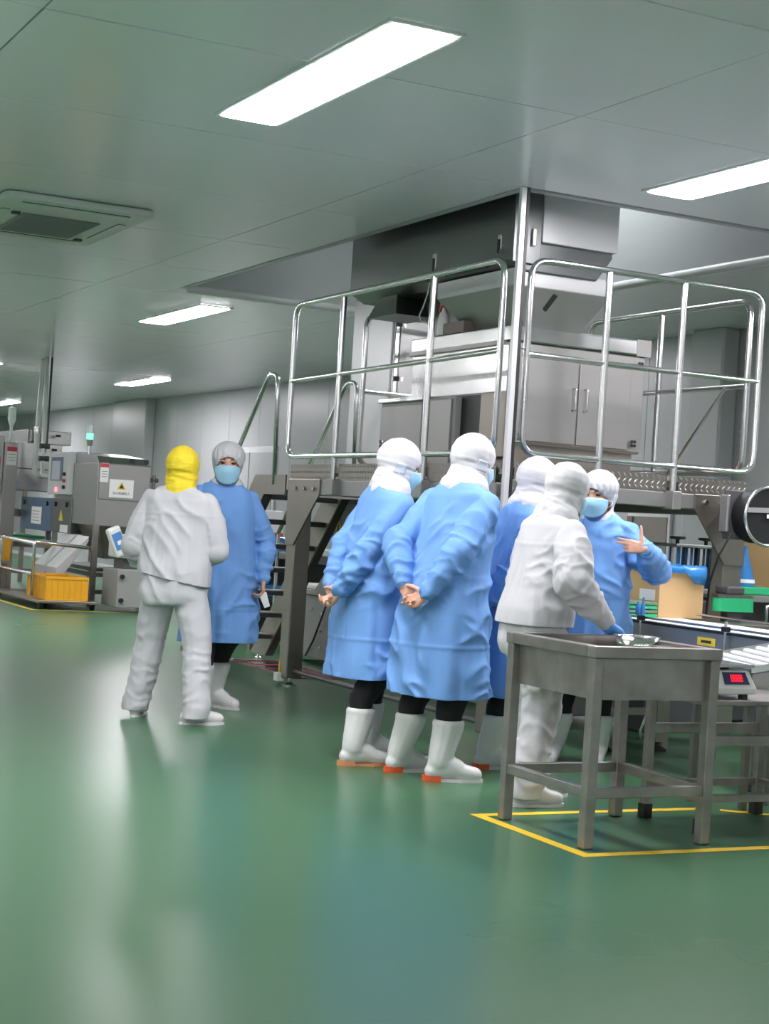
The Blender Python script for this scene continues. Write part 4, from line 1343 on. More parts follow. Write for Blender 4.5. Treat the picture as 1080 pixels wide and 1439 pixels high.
def wrinkle(me, s, arms, seed, crumple=.006, drape=.014, zd=(1.0, .5), folds=()):
    co, no = coords(me)
    q = co / s
    off = np.array([seed * 3.1, seed * 1.7, seed * 2.3])
    # slow warp keeps creases from looking regular
    wv = np.stack([noise3(q * 4 + off + k * 9) for k in range(3)], 1) * .12
    qq = q + wv
    d = np.zeros(len(q))
    # long soft folds, then sparse sharper creases where the cloth bunches
    n1 = noise3(qq * np.array([8, 8, 2.6]) + off)
    d += crumple * 1.1 * n1
    n3 = noise3(np.stack([qq[:, 0] * 5.5 + qq[:, 2] * 5, qq[:, 1] * 5.5, qq[:, 2] * 2.4 - qq[:, 0] * 2.4], 1) + off * 2)
    area = sstep(-.05, .25, noise3(q * 2.6 - off))
    d += crumple * 1.5 * ((1 - np.abs(n3) * 2.6).clip(0, 1) ** 2 - .15) * area
    n2 = noise3(np.stack([qq[:, 0] * 7 - qq[:, 2] * 9, qq[:, 1] * 7, qq[:, 2] * 4 + qq[:, 0] * 4], 1) - off)
    d += crumple * .9 * ((1 - np.abs(n2) * 2.6).clip(0, 1) ** 2 - .15) * sstep(-.05, .25, noise3(q * 3.1 + off * 2))
    if drape:
        a = np.arctan2(q[:, 1], q[:, 0])
        n4 = noise3(np.stack([np.cos(a) * 2.6, np.sin(a) * 2.6, q[:, 2] * .9], 1) + off)
        d += drape * n4 * 1.6 * sstep(zd[0], zd[1], q[:, 2])
        n5 = noise3(np.stack([np.cos(a) * 5.5, np.sin(a) * 5.5, q[:, 2] * .6], 1) - off)
        d += drape * .7 * n5 * sstep(zd[0] + .1, zd[1], q[:, 2])
    for (p0, p1, p2) in arms:
        for (A, B, amp, e0, e1) in ((p0, p1, .0100, .25, 1), (p1, p2, .0105, -.6, .9)):
            dist, t = seg_dist(co, A, B)
            L = np.linalg.norm(np.array(B) - np.array(A))
            wgt = np.exp(-(np.maximum(dist - .05 * s, 0) / (.05 * s)) ** 2) * sstep(e0, e1, t) if e0 >= 0 else np.exp(-(np.maximum(dist - .05 * s, 0) / (.05 * s)) ** 2)
            ph = t * L / s * 2 * np.pi / .085 + 9 * noise3(q * 6 + off) + 4 * noise3(q * 13 - off)
            d += amp * (np.abs(np.sin(ph * .5)) ** .7 * -1.6 + 1.0) * wgt * (.35 + 1.3 * np.abs(noise3(q * 9 + off * 2)) * 2) * sstep(0, .12, t) * sstep(1, .9, t)
    for (axis, val, amp, wd) in folds:
        u = {'z': q[:, 2], 'x': q[:, 0]}[axis]
        d += amp * np.exp(-((u - val + .012 * noise3(q * 3 + off)) / wd) ** 2)
    co = co + no * (d * s)[:, None]
    setco(me, co)


def cut_below(me, z, nx=0.0, ny=0.0):
    # trims a garment to a clean open edge
    bm = bmesh.new()
    bm.from_mesh(me)
    bmesh.ops.bisect_plane(bm, geom=bm.verts[:] + bm.edges[:] + bm.faces[:], plane_co=(0, 0, z), plane_no=(nx, ny, -1), clear_outer=True)
    bm.to_mesh(me)
    bm.free()


def ik(sh, wr, L1, L2, pole):
    sh, wr, pole = Vector(sh), Vector(wr), Vector(pole)
    d = wr - sh
    D = d.length
    if D > (L1 + L2) * .995:
        wr = sh + d * ((L1 + L2) * .995 / D)
        d = wr - sh
        D = d.length
    x = (L1 * L1 - L2 * L2 + D * D) / (2 * D)
    h = math.sqrt(max(L1 * L1 - x * x, 0))
    dn = d / D
    pl = pole - dn * pole.dot(dn)
    pl.normalize()
    return sh + dn * x + pl * h, wr


def add_hand(mb, wrist, dirv, palm, side, s, curl=(35, 40, 45, 50), spread=.0, thumb=(.55, .75, .2), tcurl=20, fat=0.0):
    d = Vector(dirv).normalized()
    n = Vector(palm)
    n = (n - d * n.dot(d)).normalized()
    lat = d.cross(n) * (1 if side == 'R' else -1)
    w0 = Vector(wrist)
    k = s
    f = fat
    lats = (.029, .0095, -.0105, -.029)
    lens = (.070, .078, .072, .056)
    for i in range(4):
        kn = w0 + d * (.088 - .005 * abs(i - 1)) * k + lat * lats[i] * k
        limb(mb, w0 + d * .012 * k + lat * lats[i] * .55 * k, (.0155 + f) * k, kn, (.0125 + f) * k, 10)
        ang = R(curl[i]) * .75
        p = kn
        dd = d + lat * spread * (1.5 - i)
        dd.normalize()
        axis = dd.cross(n)
        for j, fr_ in enumerate((.45, .31, .24)):
            rot = Matrix.Rotation(ang if j else ang, 3, axis)
            dd = (rot @ dd).normalized()
            q = p + dd * lens[i] * fr_ * k * 1.1
            limb(mb, p, (.0095 - .001 * j + f) * k, q, (.0087 - .001 * j + f) * k, 10)
            p = q
            ang = R(curl[i]) * (1.1 if j == 0 else .8)
    ball(mb, w0 + d * .05 * k, (.03 * k, .03 * k, .016 * k), Matrix((lat, d, n)).transposed())
    b = w0 + d * .022 * k + lat * .022 * k
    td = (d * thumb[0] + lat * thumb[1] + n * thumb[2]).normalized()
    p1 = b + td * .045 * k
    limb(mb, b, (.016 + f) * k, p1, (.012 + f) * k, 10)
    td2 = (td + d * math.tan(R(tcurl))).normalized()
    p2 = p1 + td2 * .032 * k
    limb(mb, p1, (.0115 + f) * k, p2, (.010 + f) * k, 10)
    td3 = (td2 + d * math.tan(R(tcurl)) * .8).normalized()
    limb(mb, p2, (.0105 + f) * k, p2 + td3 * .024 * k, (.008 + f) * k, 10)


def lput(name, me, m, parent, solid=0.0, smooth=True):
    o = bpy.data.objects.new(name, me)
    COL.objects.link(o)
    me.materials.clear()
    me.materials.append(MATS[m])
    if smooth:
        me.polygons.foreach_set('use_smooth', [True] * len(me.polygons))
    o.parent = parent
    if solid:
        sd_ = o.modifiers.new('solid', 'SOLIDIFY')
        sd_.thickness = solid
        sd_.offset = 0
    return o


from mathutils.bvhtree import BVHTree


def cut_opening(me, toH, cz, ax, az, ymin):
    # removes an oval in front of the face, then trims the rim onto the oval
    inv = toH.inverted()
    bm = bmesh.new()
    bm.from_mesh(me)

    def inside(co):
        p = inv @ co
        return p.y > ymin and (p.x / ax) ** 2 + ((p.z - cz) / az) ** 2 < 1
    dele = [f for f in bm.faces if inside(f.calc_center_median())]
    bmesh.ops.delete(bm, geom=dele, context='FACES')
    for v in bm.verts:
        if v.is_boundary:
            p = inv @ v.co
            if p.y > 0:
                k = math.sqrt((p.x / ax) ** 2 + ((p.z - cz) / az) ** 2)
                if .6 < k < 1.5:
                    p.x /= k
                    p.z = cz + (p.z - cz) / k
                    v.co = toH @ p
    loose = [v for v in bm.verts if not v.link_faces]
    bmesh.ops.delete(bm, geom=loose, context='VERTS')
    bm.to_mesh(me)
    bm.free()


def surface_patch(name, src, toH, c, u, v, dirn, m, parent, nu=6, nv=5, out=.003):
    # a small sewn patch that follows the surface below it
    t = BVHTree.FromPolygons([x.co.copy() for x in src.vertices], [tuple(p.vertices) for p in src.polygons])
    pts = []
    dw = (toH.to_3x3() @ Vector(dirn)).normalized()
    for i in range(nu + 1):
        for j in range(nv + 1):
            p = Vector(c) + Vector(u) * (i / nu * 2 - 1) + Vector(v) * (j / nv * 2 - 1)
            p = toH @ p
            h = t.ray_cast(p - dw * .3, dw)
            pts.append((h[0] - dw * out) if h[0] is not None else p)
    mb = MB()
    mb.add(pts, [(i * (nv + 1) + j, (i + 1) * (nv + 1) + j, (i + 1) * (nv + 1) + j + 1, i * (nv + 1) + j + 1) for i in range(nu) for j in range(nv)])
    return lput(name, mb.mesh(name), m, parent, solid=.002)


def shaft_axis(s, foot, yaw, knee):
    # centre line of a boot shaft: foot frame, lean, and its points at two heights
    F = Matrix.Translation(foot) @ Matrix.Rotation(-yaw, 4, 'Z')
    a_ = F.to_3x3().inverted() @ Vector(knee)
    a_ = a_ / max(a_.z, .1)
    a_ = V(max(min(a_.x, .12), -.12), max(min(a_.y, .10), -.10), 1)
    return F @ (V(a_.x * .18, a_.y * .18 - .03, .17) * s), F @ (V(a_.x * .3, a_.y * .3 - .025, .29) * s)


def footwear(P, s, foot, yaw, kind, knee, sole_mat, name='boot'):
    # built in its own foot frame (y forward), then moved
    F = Matrix.Translation(foot) @ Matrix.Rotation(-yaw, 4, 'Z')
    mb = MB()
    k = s
    ank = F.to_3x3().inverted() @ Vector(knee)
    ank = ank / max(ank.z, .1)
    ank = V(max(min(ank.x, .12), -.12), max(min(ank.y, .10), -.10), 1)
    if kind == 'boot':
        top = V(ank.x * .30, ank.y * .30, .30) * k
        tp_ = V(top.x, top.y - .01 * k, .315 * k)
        limb(mb, V(0, -.035, .10) * k, .060 * k, V(top.x * .6, top.y * .6 - .03 * k, .2 * k), .070 * k)
        limb(mb, V(top.x * .6, top.y * .6 - .03 * k, .2 * k), .070 * k, V(tp_.x, tp_.y - .015 * k, .27 * k), .080 * k)
    else:
        limb(mb, V(0, -.04, .07) * k, .045 * k, V(0, -.035, .11) * k, .045 * k)
    limb(mb, V(0, -.065, .05) * k, .042 * k, V(0, .02, .06) * k, .048 * k)
    limb(mb, V(0, .0, .065) * k, .046 * k, V(.004, .10, .045) * k, .042 * k)
    limb(mb, V(0, -.02, .095) * k, .05 * k, V(.0, .05, .066) * k, .048 * k)
    limb(mb, V(.0, .09, .045) * k, .044 * k, V(.0, .145, .038) * k, .038 * k)
    me = remesh(mb, .007, 5)
    co, no = coords(me)
    co[:, 2] = np.maximum(co[:, 2], .014 * k)
    if kind == 'boot':
        # open straight top edge
        zt = .30 * k
        co[:, 2] = np.minimum(co[:, 2], zt)
        r_ = noise3(co / k * 14 + 3.3)
        co += no * (r_ * .003 * k * sstep(.08, .16, co[:, 2] / k))[:, None]
        ridge = np.exp(-((co[:, 2] / k - .285) / .012) ** 2)
        co += no * (ridge * .003 * k)[:, None]
    setco(me, co)
    me.transform(F)
    b = lput(name, me, 'white_rubber', P)
    # sole outline
    out = []
    for i in range(28):
        t = 2 * math.pi * i / 28
        y_ = math.sin(t)
        wd = (.050 if y_ > 0 else .044)
        wd *= 1 - .16 * math.exp(-((y_ + .15) / .25) ** 2)
        out.append((wd * math.cos(t) * k, (.038 + y_ * .152) * k))
    sm = MB()
    sm.prism(out, 'z', .0008, .017 * k)
    me2 = sm.mesh('sole')
    me2.transform(F)
    so = lput('sole', me2, 'white_rubber' if sole_mat in (None,) else ('white_rubber' if sole_mat == 'red_sole' else sole_mat), b, smooth=False)
    if sole_mat:
        hm = MB()
        hl = [(x * 1.05, y) for (x, y) in out if y < -.02 * k]
        hl = [(x, y * 1.03) for x, y in hl]
        hm.prism(hl, 'z', .0006, .030 * k)
        me3 = hm.mesh('heel')
        me3.transform(F)
        lput('heel', me3, sole_mat, b, smooth=False)
    return b


HS = 1.13


def person(label, base, heading, s, suit, feet, lean=0.0, side_lean=0.0, wrists=None, poles=None, hands=None, head_turn=0, head_pitch=0, head_roll=0,
           hood='white', sole='red_sole', hem=.45, seed=1, mask=True, cap=False, gloves='', body_w=1.0, patch=False, held=None, twist=0.0, arm_r=1.0, jhem=.90, jtilt=0.0):
    """heading: degrees clockwise from +y. suit: 'gown' or 'coverall'. feet/wrists in the person's own frame (x right, y forward)."""
    P = thing('person', label, 'person', (base[0], base[1], 0), 'workers in protective clothing', rz=-R(heading))
    hipz = .90
    Lm = Matrix.Translation(V(0, 0, hipz)) @ Matrix.Rotation(-R(lean), 4, 'X') @ Matrix.Rotation(R(side_lean), 4, 'Y') @ Matrix.Rotation(-R(twist), 4, 'Z') @ Matrix.Translation(V(0, 0, -hipz))

    def U(p):      # torso point, bent at the hip, scaled
        p = Vector(p)
        k = min(max((p.z - .75) / .3, 0), 1)
        return (p.lerp(Lm @ p, k)) * s

    # head frame
    hc = U((0, .0, 1.588))
    neckb = U((0, -.02, 1.45))
    hc = hc + Vector((0, .015, 0)) * s
    toH = Matrix.Translation(hc) @ Matrix.Rotation(-R(head_turn), 4, 'Z') @ Matrix.Rotation(-R(head_pitch), 4, 'X') @ Matrix.Rotation(R(head_roll), 4, 'Y') @ Matrix.Scale(s * HS, 4)
    # arms
    sh = {'R': U((.165 * body_w, -.01, 1.375)), 'L': U((-.165 * body_w, -.01, 1.375))}
    J = {}
    for sd_ in 'RL':
        wv = Vector(wrists[sd_]) * s
        el, wr = ik(sh[sd_], wv, .295 * s, .265 * s, Vector(poles[sd_]))
        J[sd_] = (sh[sd_], el, wr)
    # legs
    hips = {'R': V(.09, 0, .88) * s, 'L': V(-.09, 0, .88) * s}
    K = {}
    for sd_ in 'RL':
        fx, fy, fyaw = feet[sd_]
        an = V(fx, fy - .03 * s, .09 * s)
        LL = (hips[sd_] - an).length
        kn, an2 = ik(hips[sd_], an, .515 * LL, .492 * LL, V(math.sin(R(fyaw)) * .7, .3 + math.cos(R(fyaw)), 0))
        K[sd_] = (hips[sd_], kn, an, fyaw)

    # ---- body: one continuous surface
    b = MB()
    H = lambda p: toH @ Vector(p)
    H3 = toH.to_3x3()
    ball(b, H((0, -.012, .03)), (.074, .092, .084), H3)
    ball(b, H((0, .022, -.035)), (.062, .066, .085), H3)
    ball(b, H((0, .036, -.085)), (.044, .044, .034), H3)
    ball(b, H((0, .066, .024)), (.052, .020, .014), H3)
    for e in (-1, 1):
        ball(b, H((.034 * e, .055, -.03)), (.026, .026, .03), H3)
        ball(b, H((.068 * e, -.008, -.012)), (.010, .02, .030), H3)
    limb(b, H((0, .082, .004)), .010 * s, H((0, .098, -.034)), .013 * s)
    ball(b, H((0, .079, -.07)), (.022, .010, .008), H3)
    limb(b, H((0, -.02, -.05)), .056 * s, neckb, .060 * s)
    limb(b, U((0, -.01, 1.40)), .075 * s, U((0, 0, 1.05)), .11 * s)
    limb(b, U((-.13, -.01, 1.37)), .06 * s, U((.13, -.01, 1.37)), .06 * s)
    limb(b, U((-.06, -.005, 1.0)), .10 * s, U((.06, -.005, .92)), .10 * s)
    for sd_ in 'RL':
        a0, a1, a2 = J[sd_]
        chain(b, [(a0, .05 * s), (a1, .040 * s), (a2, .028 * s)])
        l0, l1, l2, _ = K[sd_]
        if suit == 'gown':
            fo_ = V(feet[sd_][0], feet[sd_][1], 0)
            ax_ = shaft_axis(s, fo_, R(feet[sd_][2]), l1 - fo_)
            chain(b, [(l0, .08 * s), (l1, .050 * s), (ax_[1], .044 * s), (ax_[0], .036 * s), (l2, .034 * s)])
        else:
            chain(b, [(l0, .08 * s), (l1, .052 * s), (l2, .036 * s)])
        limb(b, l2, .036 * s, l2 + V(math.sin(R(feet[sd_][2])), math.cos(R(feet[sd_][2])), -.4) * .035 * s, .02 * s)
        hd_ = hands[sd_]
        fdir = (a2 - a1).normalized()
        add_hand(b, a2 + fdir * .005, hd_.get('dir', fdir), hd_.get('palm', (0, 0, -1)), sd_, s, hd_.get('curl', (25, 30, 35, 40)), hd_.get('spread', .03), hd_.get('thumb', (.6, .7, .15)), hd_.get('tcurl', 18))
    body = lput('body', remesh(b, .0052, 3, .45), 'skin', P)
    for e in (-1, 1):
        q = MB()
        ball(q, H((.031 * e, .0735, .008)), (.0145, .007, .0055), H3, 12, 7)
        lput('eye', q.mesh('eye'), 'eye_dark', body)
        q = MB()
        q.tube([H((.014 * e, .0855, .027)), H((.03 * e, .083, .031)), H((.048 * e, .073, .026))], [.003 * s, .0035 * s, .002 * s], 6)
        lput('eyebrow', q.mesh('eyebrow'), 'brow_dark', body)

    arms = [J['R'], J['L']]
    # ---- clothing
    if suit == 'gown':
        g = MB()
        W = body_w
        rows = [(1.478, .085, .078, -.02), (1.455, .125, .094, -.02), (1.425, .162 * W, .108, -.018), (1.385, .190 * W, .124, -.014), (1.30, .200 * W, .140, -.006), (1.18, .202 * W, .148, -.002),
                (1.05, .208 * W, .156, 0), (.92, .222 * W, .168, 0), (.78, .236 * W, .180, 0), (.62, .250 * W, .192, 0), (hem, .264 * W, .204, 0), (hem - .08, .266 * W, .206, 0)]
        loft(g, rows[::-1], U)
        for (a0, a1, a2) in arms:
            chain(g, [(a0 - V(0, 0, .004), .066 * s), (a0.lerp(a1, .5), .074 * s * arm_r), (a1, .068 * s * arm_r), (a1.lerp(a2, .55), .060 * s * arm_r), (a2 - (a2 - a1).normalized() * .015 * s, .043 * s)])
        gm = remesh(g, .0075, 5)
        wrinkle(gm, s, arms, seed, crumple=.017, drape=.020, zd=(1.15, hem), folds=(('z', .66, .004, .008), ('x', .06, .003, .009), ('z', 1.0, .002, .01)))
        cut_below(gm, hem * s, .02 * ((seed % 3) - 1), .04)
        gown = lput('gown', gm, 'gown_blue', P, solid=.004)
        for sd_ in 'RL':
            a0, a1, a2 = J[sd_]
            d_ = (a2 - a1).normalized()
            q = MB()
            q.tube([a2 - d_ * .05 * s, a2 - d_ * .03 * s, a2 - d_ * .005 * s, a2 + d_ * .006 * s], [.046 * s, .042 * s, .037 * s, .036 * s], 16)
            lput('cuff', q.mesh('cuff'), 'gown_blue', gown)
        for sd_ in 'RL':
            l0, l1, l2, _ = K[sd_]
            fo_ = V(feet[sd_][0], feet[sd_][1], 0)
            ax_ = shaft_axis(s, fo_, R(feet[sd_][2]), l1 - fo_)
            t = MB()
            m0 = V(l0.x, l0.y, .62 * s)
            m1 = l1.lerp(l2, .45)
            chain(t, [(l0, .09 * s), (l1, .078 * s), (ax_[1] + V(0, 0, .05) * s, .066 * s), (ax_[1], .062 * s), (ax_[0], .050 * s)])
            tm = remesh(t, .010, 3)
            wrinkle(tm, s, [], seed + 5, crumple=.007, drape=0)
            lput('trouser_leg', tm, 'trouser_black', P)
            footwear(P, s, V(feet[sd_][0], feet[sd_][1], 0), R(feet[sd_][2]), 'boot', l1 - V(feet[sd_][0], feet[sd_][1], 0), sole)
    else:
        W = body_w
        g = MB()
        rows = [(1.485, .078, .074, -.02), (1.455, .112, .088, -.02), (1.425, .155 * W, .104, -.018), (1.385, .186 * W, .122, -.014), (1.30, .196 * W, .138, -.008), (1.18, .194 * W, .144, -.004),
                (1.05, .196 * W, .150, -.004), (.96, .204 * W, .162, -.004), (.90, .204 * W, .162, -.004), (.82, .200 * W, .160, -.004)]
        loft(g, rows[::-1], U)
        for (a0, a1, a2) in arms:
            chain(g, [(a0 - V(0, 0, .004), .070 * s), (a0.lerp(a1, .5), .078 * s * arm_r), (a1, .072 * s * arm_r), (a1.lerp(a2, .6), .064 * s * arm_r), (a2, .044 * s)])
        gm = remesh(g, .0075, 5)
        wrinkle(gm, s, arms, seed, crumple=.012, drape=.010, zd=(1.3, .95), folds=(('z', 1.30, .0025, .008),))
        cut_below(gm, jhem * s, jtilt, 0)
        jacket = lput('jacket', gm, 'cloth_white', P, solid=.005)
        for sd_ in 'RL':
            a0, a1, a2 = J[sd_]
            d_ = (a2 - a1).normalized()
            q = MB()
            q.tube([a2 - d_ * .045 * s, a2 - d_ * .02 * s, a2 + d_ * .012 * s, a2 + d_ * .016 * s], [.047 * s, .044 * s, .041 * s, .038 * s], 16)
            lput('cuff', q.mesh('cuff'), 'cloth_white', jacket)
        t = MB()
        loft(t, [(.95, .175 * W, .135, -.002), (.90, .182 * W, .142, -.002), (.80, .188 * W, .146, 0), (.74, .17 * W, .13, 0)][::-1], U)
        for sd_ in 'RL':
            l0, l1, l2, yw = K[sd_]
            lo = l2 + V(0, 0, .0)
            chain(t, [(l0 + V(0, 0, -.03) * s, .112 * s), (l0.lerp(l1, .5), .104 * s), (l1, .094 * s), (l1.lerp(l2, .5), .088 * s), (lo + V(0, 0, .02) * s, .082 * s), (lo - V(0, 0, .03) * s, .080 * s)])
        tm = remesh(t, .010, 5)
        wrinkle(tm, s, [(K['R'][0], K['R'][1], K['R'][2]), (K['L'][0], K['L'][1], K['L'][2])], seed + 7, crumple=.013, drape=0)
        cut_below(tm, .045 * s)
        lput('trousers', tm, 'cloth_white', P, solid=.004)
        for sd_ in 'RL':
            footwear(P, s, V(feet[sd_][0], feet[sd_][1], 0), R(feet[sd_][2]), 'shoe', K[sd_][1] - V(feet[sd_][0], feet[sd_][1], 0), sole, 'shoe')
    # ---- gloves
    for sd_ in gloves:
        q = MB()
        a0, a1, a2 = J[sd_]
        fdir = (a2 - a1).normalized()
        hd_ = hands[sd_]
        add_hand(q, a2 + fdir * .005, hd_.get('dir', fdir), hd_.get('palm', (0, 0, -1)), sd_, s, hd_.get('curl', (25, 30, 35, 40)), hd_.get('spread', .03), hd_.get('thumb', (.6, .7, .15)), hd_.get('tcurl', 18), fat=.0045)
        limb(q, a2 - fdir * .01 * s, .036 * s, a2 + fdir * .04 * s, .037 * s)
        lput('glove', remesh(q, .005, 3), 'glove_blue', P)
    # ---- hood, mask
    h = MB()
    if not cap:
        ball(h, H((0, -.012, .030)), (.090, .108, .100), H3)
        ball(h, H((0, -.005, -.035)), (.084, .094, .098), H3)
        limb(h, H((0, -.012, -.04)), .096 * s, H((0, -.03, -.10)), .092 * s)
        limb(h, H((0, -.03, -.10)), .092 * s, neckb + V(0, 0, .0) * s, .108 * s)
        if hood != 'yellow':
            limb(h, neckb + V(-.035, 0, -.01) * s, .100 * s, neckb + V(.035, 0, -.01) * s, .100 * s)
    else:
        ball(h, H((0, -.016, .050)), (.096, .110, .088), H3)
        ball(h, H((0, -.035, .0)), (.086, .085, .085), H3)
        limb(h, H((0, -.04, -.03)), .078 * s, neckb + V(0, -.01, .0) * s, .080 * s)
        limb(h, neckb + V(-.03, .01, -.01) * s, .084 * s, neckb + V(.03, .01, -.01) * s, .084 * s)
    hm = remesh(h, .007, 5)
    co, no = coords(hm)
    inv = np.array(toH.inverted())
    ql = co @ inv[:3, :3].T + inv[:3, 3]
    off = seed * 2.7
    n1 = noise3(ql * np.array([11, 11, 34.0]) + off)
    n2 = noise3(ql * np.array([22, 22, 22.0]) - off)
    band = np.exp(-((ql[:, 2] + .05) / .05) ** 2)
    amp = .0075 if hood == 'yellow' else .0045
    dd = amp * ((1 - np.abs(n1) * 2).clip(0, 1) ** 2 - .3) * (.35 + band) + .002 * n2
    if cap:
        an = np.arctan2(ql[:, 1], ql[:, 0])
        dd = .004 * np.sin(an * 16 + 3 * n1) * sstep(.12, .05, ql[:, 2]) * sstep(-.06, .02, ql[:, 2]) + .003 * n2
    dd += .003 * np.exp(-((ql[:, 2] - .0) / .006) ** 2)
    setco(hm, co + no * (dd * s)[:, None])
    hm.update()
    if cap:
        cut_opening(hm, toH, -.045, .068, .088, -.02)
    else:
        cut_opening(hm, toH, -.030, .062, .076, .0)
    hn = {'white': 'hood_white', 'yellow': 'hood_yellow'}[hood]
    ho = lput('hood', hm, hn, P, solid=.005 * s)
    if patch:
        surface_patch('mesh_patch', hm, toH, (.0, -.012, -.018), (0, .027, 0), (0, 0, .025), (-1, 0, 0), 'hood_patch', ho)
    if mask:
        nu, nv = 18, 10
        pts = []
        for i in range(nu + 1):
            u = i / nu * 2 - 1
            for j in range(nv + 1):
                v = j / nv
                th = u * R(82)
                ztop, zbot = -.004 - .010 * (1 - math.cos(th)) * 1.5, -.112 + .045 * abs(u) ** 2
                z = ztop + (zbot - ztop) * v
                rx = .073 - .010 * max(0, v - .55) * 2
                ry = .066 - .006 * max(0, v - .5) * 2
                bul = .026 * math.exp(-(u * 2.4) ** 2) * math.exp(-((v - .30) / .36) ** 2)
                pl = .0022 * ((v * 4) % 1.0) * (.25 < v < .9)
                pts.append(H((rx * math.sin(th), .028 + ry * math.cos(th) + bul + pl, z)))
        q = MB()
        q.add(pts, [(i * (nv + 1) + j, (i + 1) * (nv + 1) + j, (i + 1) * (nv + 1) + j + 1, i * (nv + 1) + j + 1) for i in range(nu) for j in range(nv)])
        mk = lput('face_mask', q.mesh('face_mask'), 'mask_blue', P, solid=.003 * s)
        for e in (-1, 1):
            for zz in (-.02, -.06):
                q = MB()
                q.tube([H((.066 * e, .035, zz)), H((.078 * e, .005, (zz - .02) / 2 - .005)), H((.080 * e, -.02, -.015))], .0016 * s, 6)
                lput('ear_loop', q.mesh('ear_loop'), 'white_plastic', mk)
    return P, J, toH


def rel(base, heading, w):
    # world xy -> person frame
    dx, dy = w[0] - base[0], w[1] - base[1]
    a = R(heading)
    return (dx * math.cos(a) - dy * math.sin(a), dx * math.sin(a) + dy * math.cos(a))


CY = 26.84


def feet_of(base, hd, r, l):
    # world positions and world headings of the two feet
    fr, fl_ = rel(base, hd, r[:2]), rel(base, hd, l[:2])
    return {'R': (fr[0], fr[1], r[2] - hd), 'L': (fl_[0], fl_[1], l[2] - hd)}


BACK_POLES = {'R': (.8, -.35, 0), 'L': (-.8, -.35, 0)}

# man with the yellow hood, back turned
b_, h_ = (3.10, 8.66), CY + 8
person('person in white suit and yellow hood, seen from behind', b_, h_, .885, 'coverall', feet_of(b_, h_, (3.215, 8.49, CY + 62), (3.00, 8.86, CY + 5)), lean=2,
       wrists={'R': (.16, .27, 1.05), 'L': (-.24, .20, .94)}, poles={'R': (.42, -1, -.1), 'L': (-.35, -1, 0)},
       hands={'R': {'palm': (-1, 0, 0)}, 'L': {'palm': (1, 0, 0), 'curl': (45, 50, 55, 60)}}, head_turn=8, hood='yellow', sole=None, seed=2, body_w=1.12, arm_r=1.08, jhem=.895, jtilt=-.18)
# facing the viewer
b_, h_ = (3.565, 9.155), CY + 168
P2_, J2_, _ = person('person in blue gown and white cap facing the viewer, beside the yellow hood', b_, h_, .92, 'gown', feet_of(b_, h_, (3.44, 9.02, CY + 175), (3.63, 9.25, CY + 125)),
       wrists={'R': (.24, .12, .90), 'L': (-.27, .06, .86)}, poles={'R': (.5, -.6, 0), 'L': (-.5, -.6, 0)}, hands={'R': {'palm': (-1, 0, 0)}, 'L': {'palm': (1, 0, 0), 'curl': (45, 50, 55, 55)}},
       head_turn=6, cap=True, seed=3, hem=.44)
# leaning to the right, hands behind the back
b_, h_ = (3.60, 7.20), CY + 62
person('person in blue gown and hood, leftmost of the blue pair, side face visible', b_, h_, .925, 'gown', feet_of(b_, h_, (3.52, 7.07, CY + 70), (3.72, 7.30, CY + 75)), lean=9,
       wrists={'R': (.09, -.25, .885), 'L': (-.06, -.22, .91)}, poles=BACK_POLES, hands={'R': {'dir': (-.75, -.15, -.6), 'palm': (0, -1, .1), 'curl': (50, 55, 55, 55)}, 'L': {'dir': (.8, -.1, -.5), 'palm': (0, -1, .1), 'curl': (30, 35, 40, 45)}},
       head_turn=14, head_pitch=14, sole='orange_sole', seed=4, hem=.46, patch=True)
b_, h_ = (3.74, 6.71), CY + 44
person('person in blue gown and hood with bare hands clasped behind the back', b_, h_, .945, 'gown', feet_of(b_, h_, (3.74, 6.60, CY + 80), (3.67, 6.88, CY + 60)), lean=11.5,
       wrists={'R': (.08, -.22, .915), 'L': (-.10, -.20, .945)}, poles=BACK_POLES, hands={'R': {'dir': (-.85, -.05, -.42), 'palm': (0, -1, .15), 'curl': (60, 62, 65, 65)}, 'L': {'dir': (.72, -.05, -.68), 'palm': (0, -1, .1), 'curl': (30, 38, 45, 50), 'thumb': (.6, .6, .3)}},
       head_turn=10, head_pitch=12, sole='red_sole', seed=12, hem=.42, patch=True)
b_, h_ = (4.22, 6.92), CY + 60
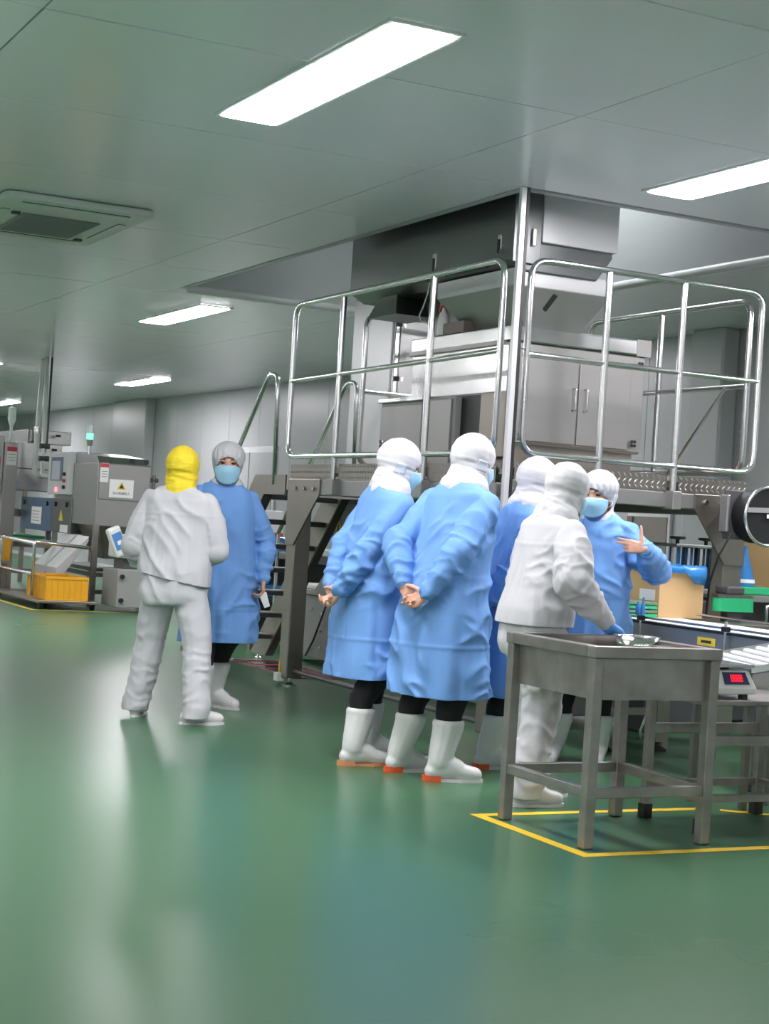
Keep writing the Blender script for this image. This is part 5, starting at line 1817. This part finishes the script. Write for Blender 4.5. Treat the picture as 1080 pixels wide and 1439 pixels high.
person('person in blue gown mostly hidden behind the stooping white suit', b_, h_, .90, 'gown', feet_of(b_, h_, (4.18, 6.92, CY + 75), (4.36, 7.12, CY + 60)), lean=11,
       wrists={'R': (.10, -.2, .92), 'L': (-.06, -.2, .94)}, poles=BACK_POLES, hands={'R': {'palm': (0, -1, 0)}, 'L': {'palm': (0, -1, 0)}}, head_turn=10, head_pitch=10, sole='red_sole', seed=6, hem=.42)
b_, h_ = (3.81, 6.03), CY + 66
w_ = rel(b_, h_, (3.975, 5.735))
person('person in white suit and hood reaching into the basin with a blue glove', b_, h_, .865, 'coverall', feet_of(b_, h_, (3.80, 5.96, CY + 68), (3.96, 6.16, CY + 62)), lean=11,
       wrists={'R': (w_[0] / .865, w_[1] / .865, .945), 'L': (-.22, .13, .855)}, poles={'R': (.5, -.8, -.1), 'L': (-1, -.15, 0)}, hands={'R': {'dir': (.25, .85, -.45), 'palm': (-.3, -.3, -1), 'curl': (25, 28, 32, 36)}, 'L': {'palm': (0, 0, -1)}},
       head_turn=-12, head_pitch=16, sole=None, seed=8, gloves='R', body_w=1.10, arm_r=1.15, jhem=.90)
b_, h_ = (4.78, 7.02), CY + 203
person('person in blue gown and mask facing the viewer with a raised thumb', b_, h_, .87, 'gown', feet_of(b_, h_, (4.62, 7.06, CY + 195), (4.84, 6.98, CY + 190)),
       wrists={'L': (-.35, .22, 1.295), 'R': (.10, -.21, .95)}, poles={'L': (-.6, -.5, -.8), 'R': (.8, -.3, 0)},
       hands={'L': {'dir': (.95, .25, .1), 'palm': (.1, -1, -.1), 'curl': (8, 14, 40, 55), 'thumb': (.15, 1, 0), 'tcurl': 2, 'spread': .05}, 'R': {'palm': (-1, 0, 0)}}, head_turn=8, head_pitch=4, cap=True, seed=9, hem=.42, arm_r=1.15, sole=None)

# folded white paper in the hand of the worker facing the viewer
wr_ = J2_['L'][2] + (J2_['L'][2] - J2_['L'][1]).normalized() * .085
wl_ = Matrix.Translation(P2_.location) @ Matrix.Rotation(P2_.rotation_euler[2], 4, 'Z') @ wr_
pp_ = thing('paper_slip', 'small folded white paper held in a hanging bare hand', 'paper', wl_)
for k in range(2):
    M = Matrix.Translation(wl_ + Vector((.012 * k, -.02 + .007 * k, -.03))) @ Matrix.Rotation(R(-28 + 9 * k), 4, 'Y')
    MB().box(-.018, .018, -.002, .002, -.055, .035, M).build('leaf', 'label_white', pp_)
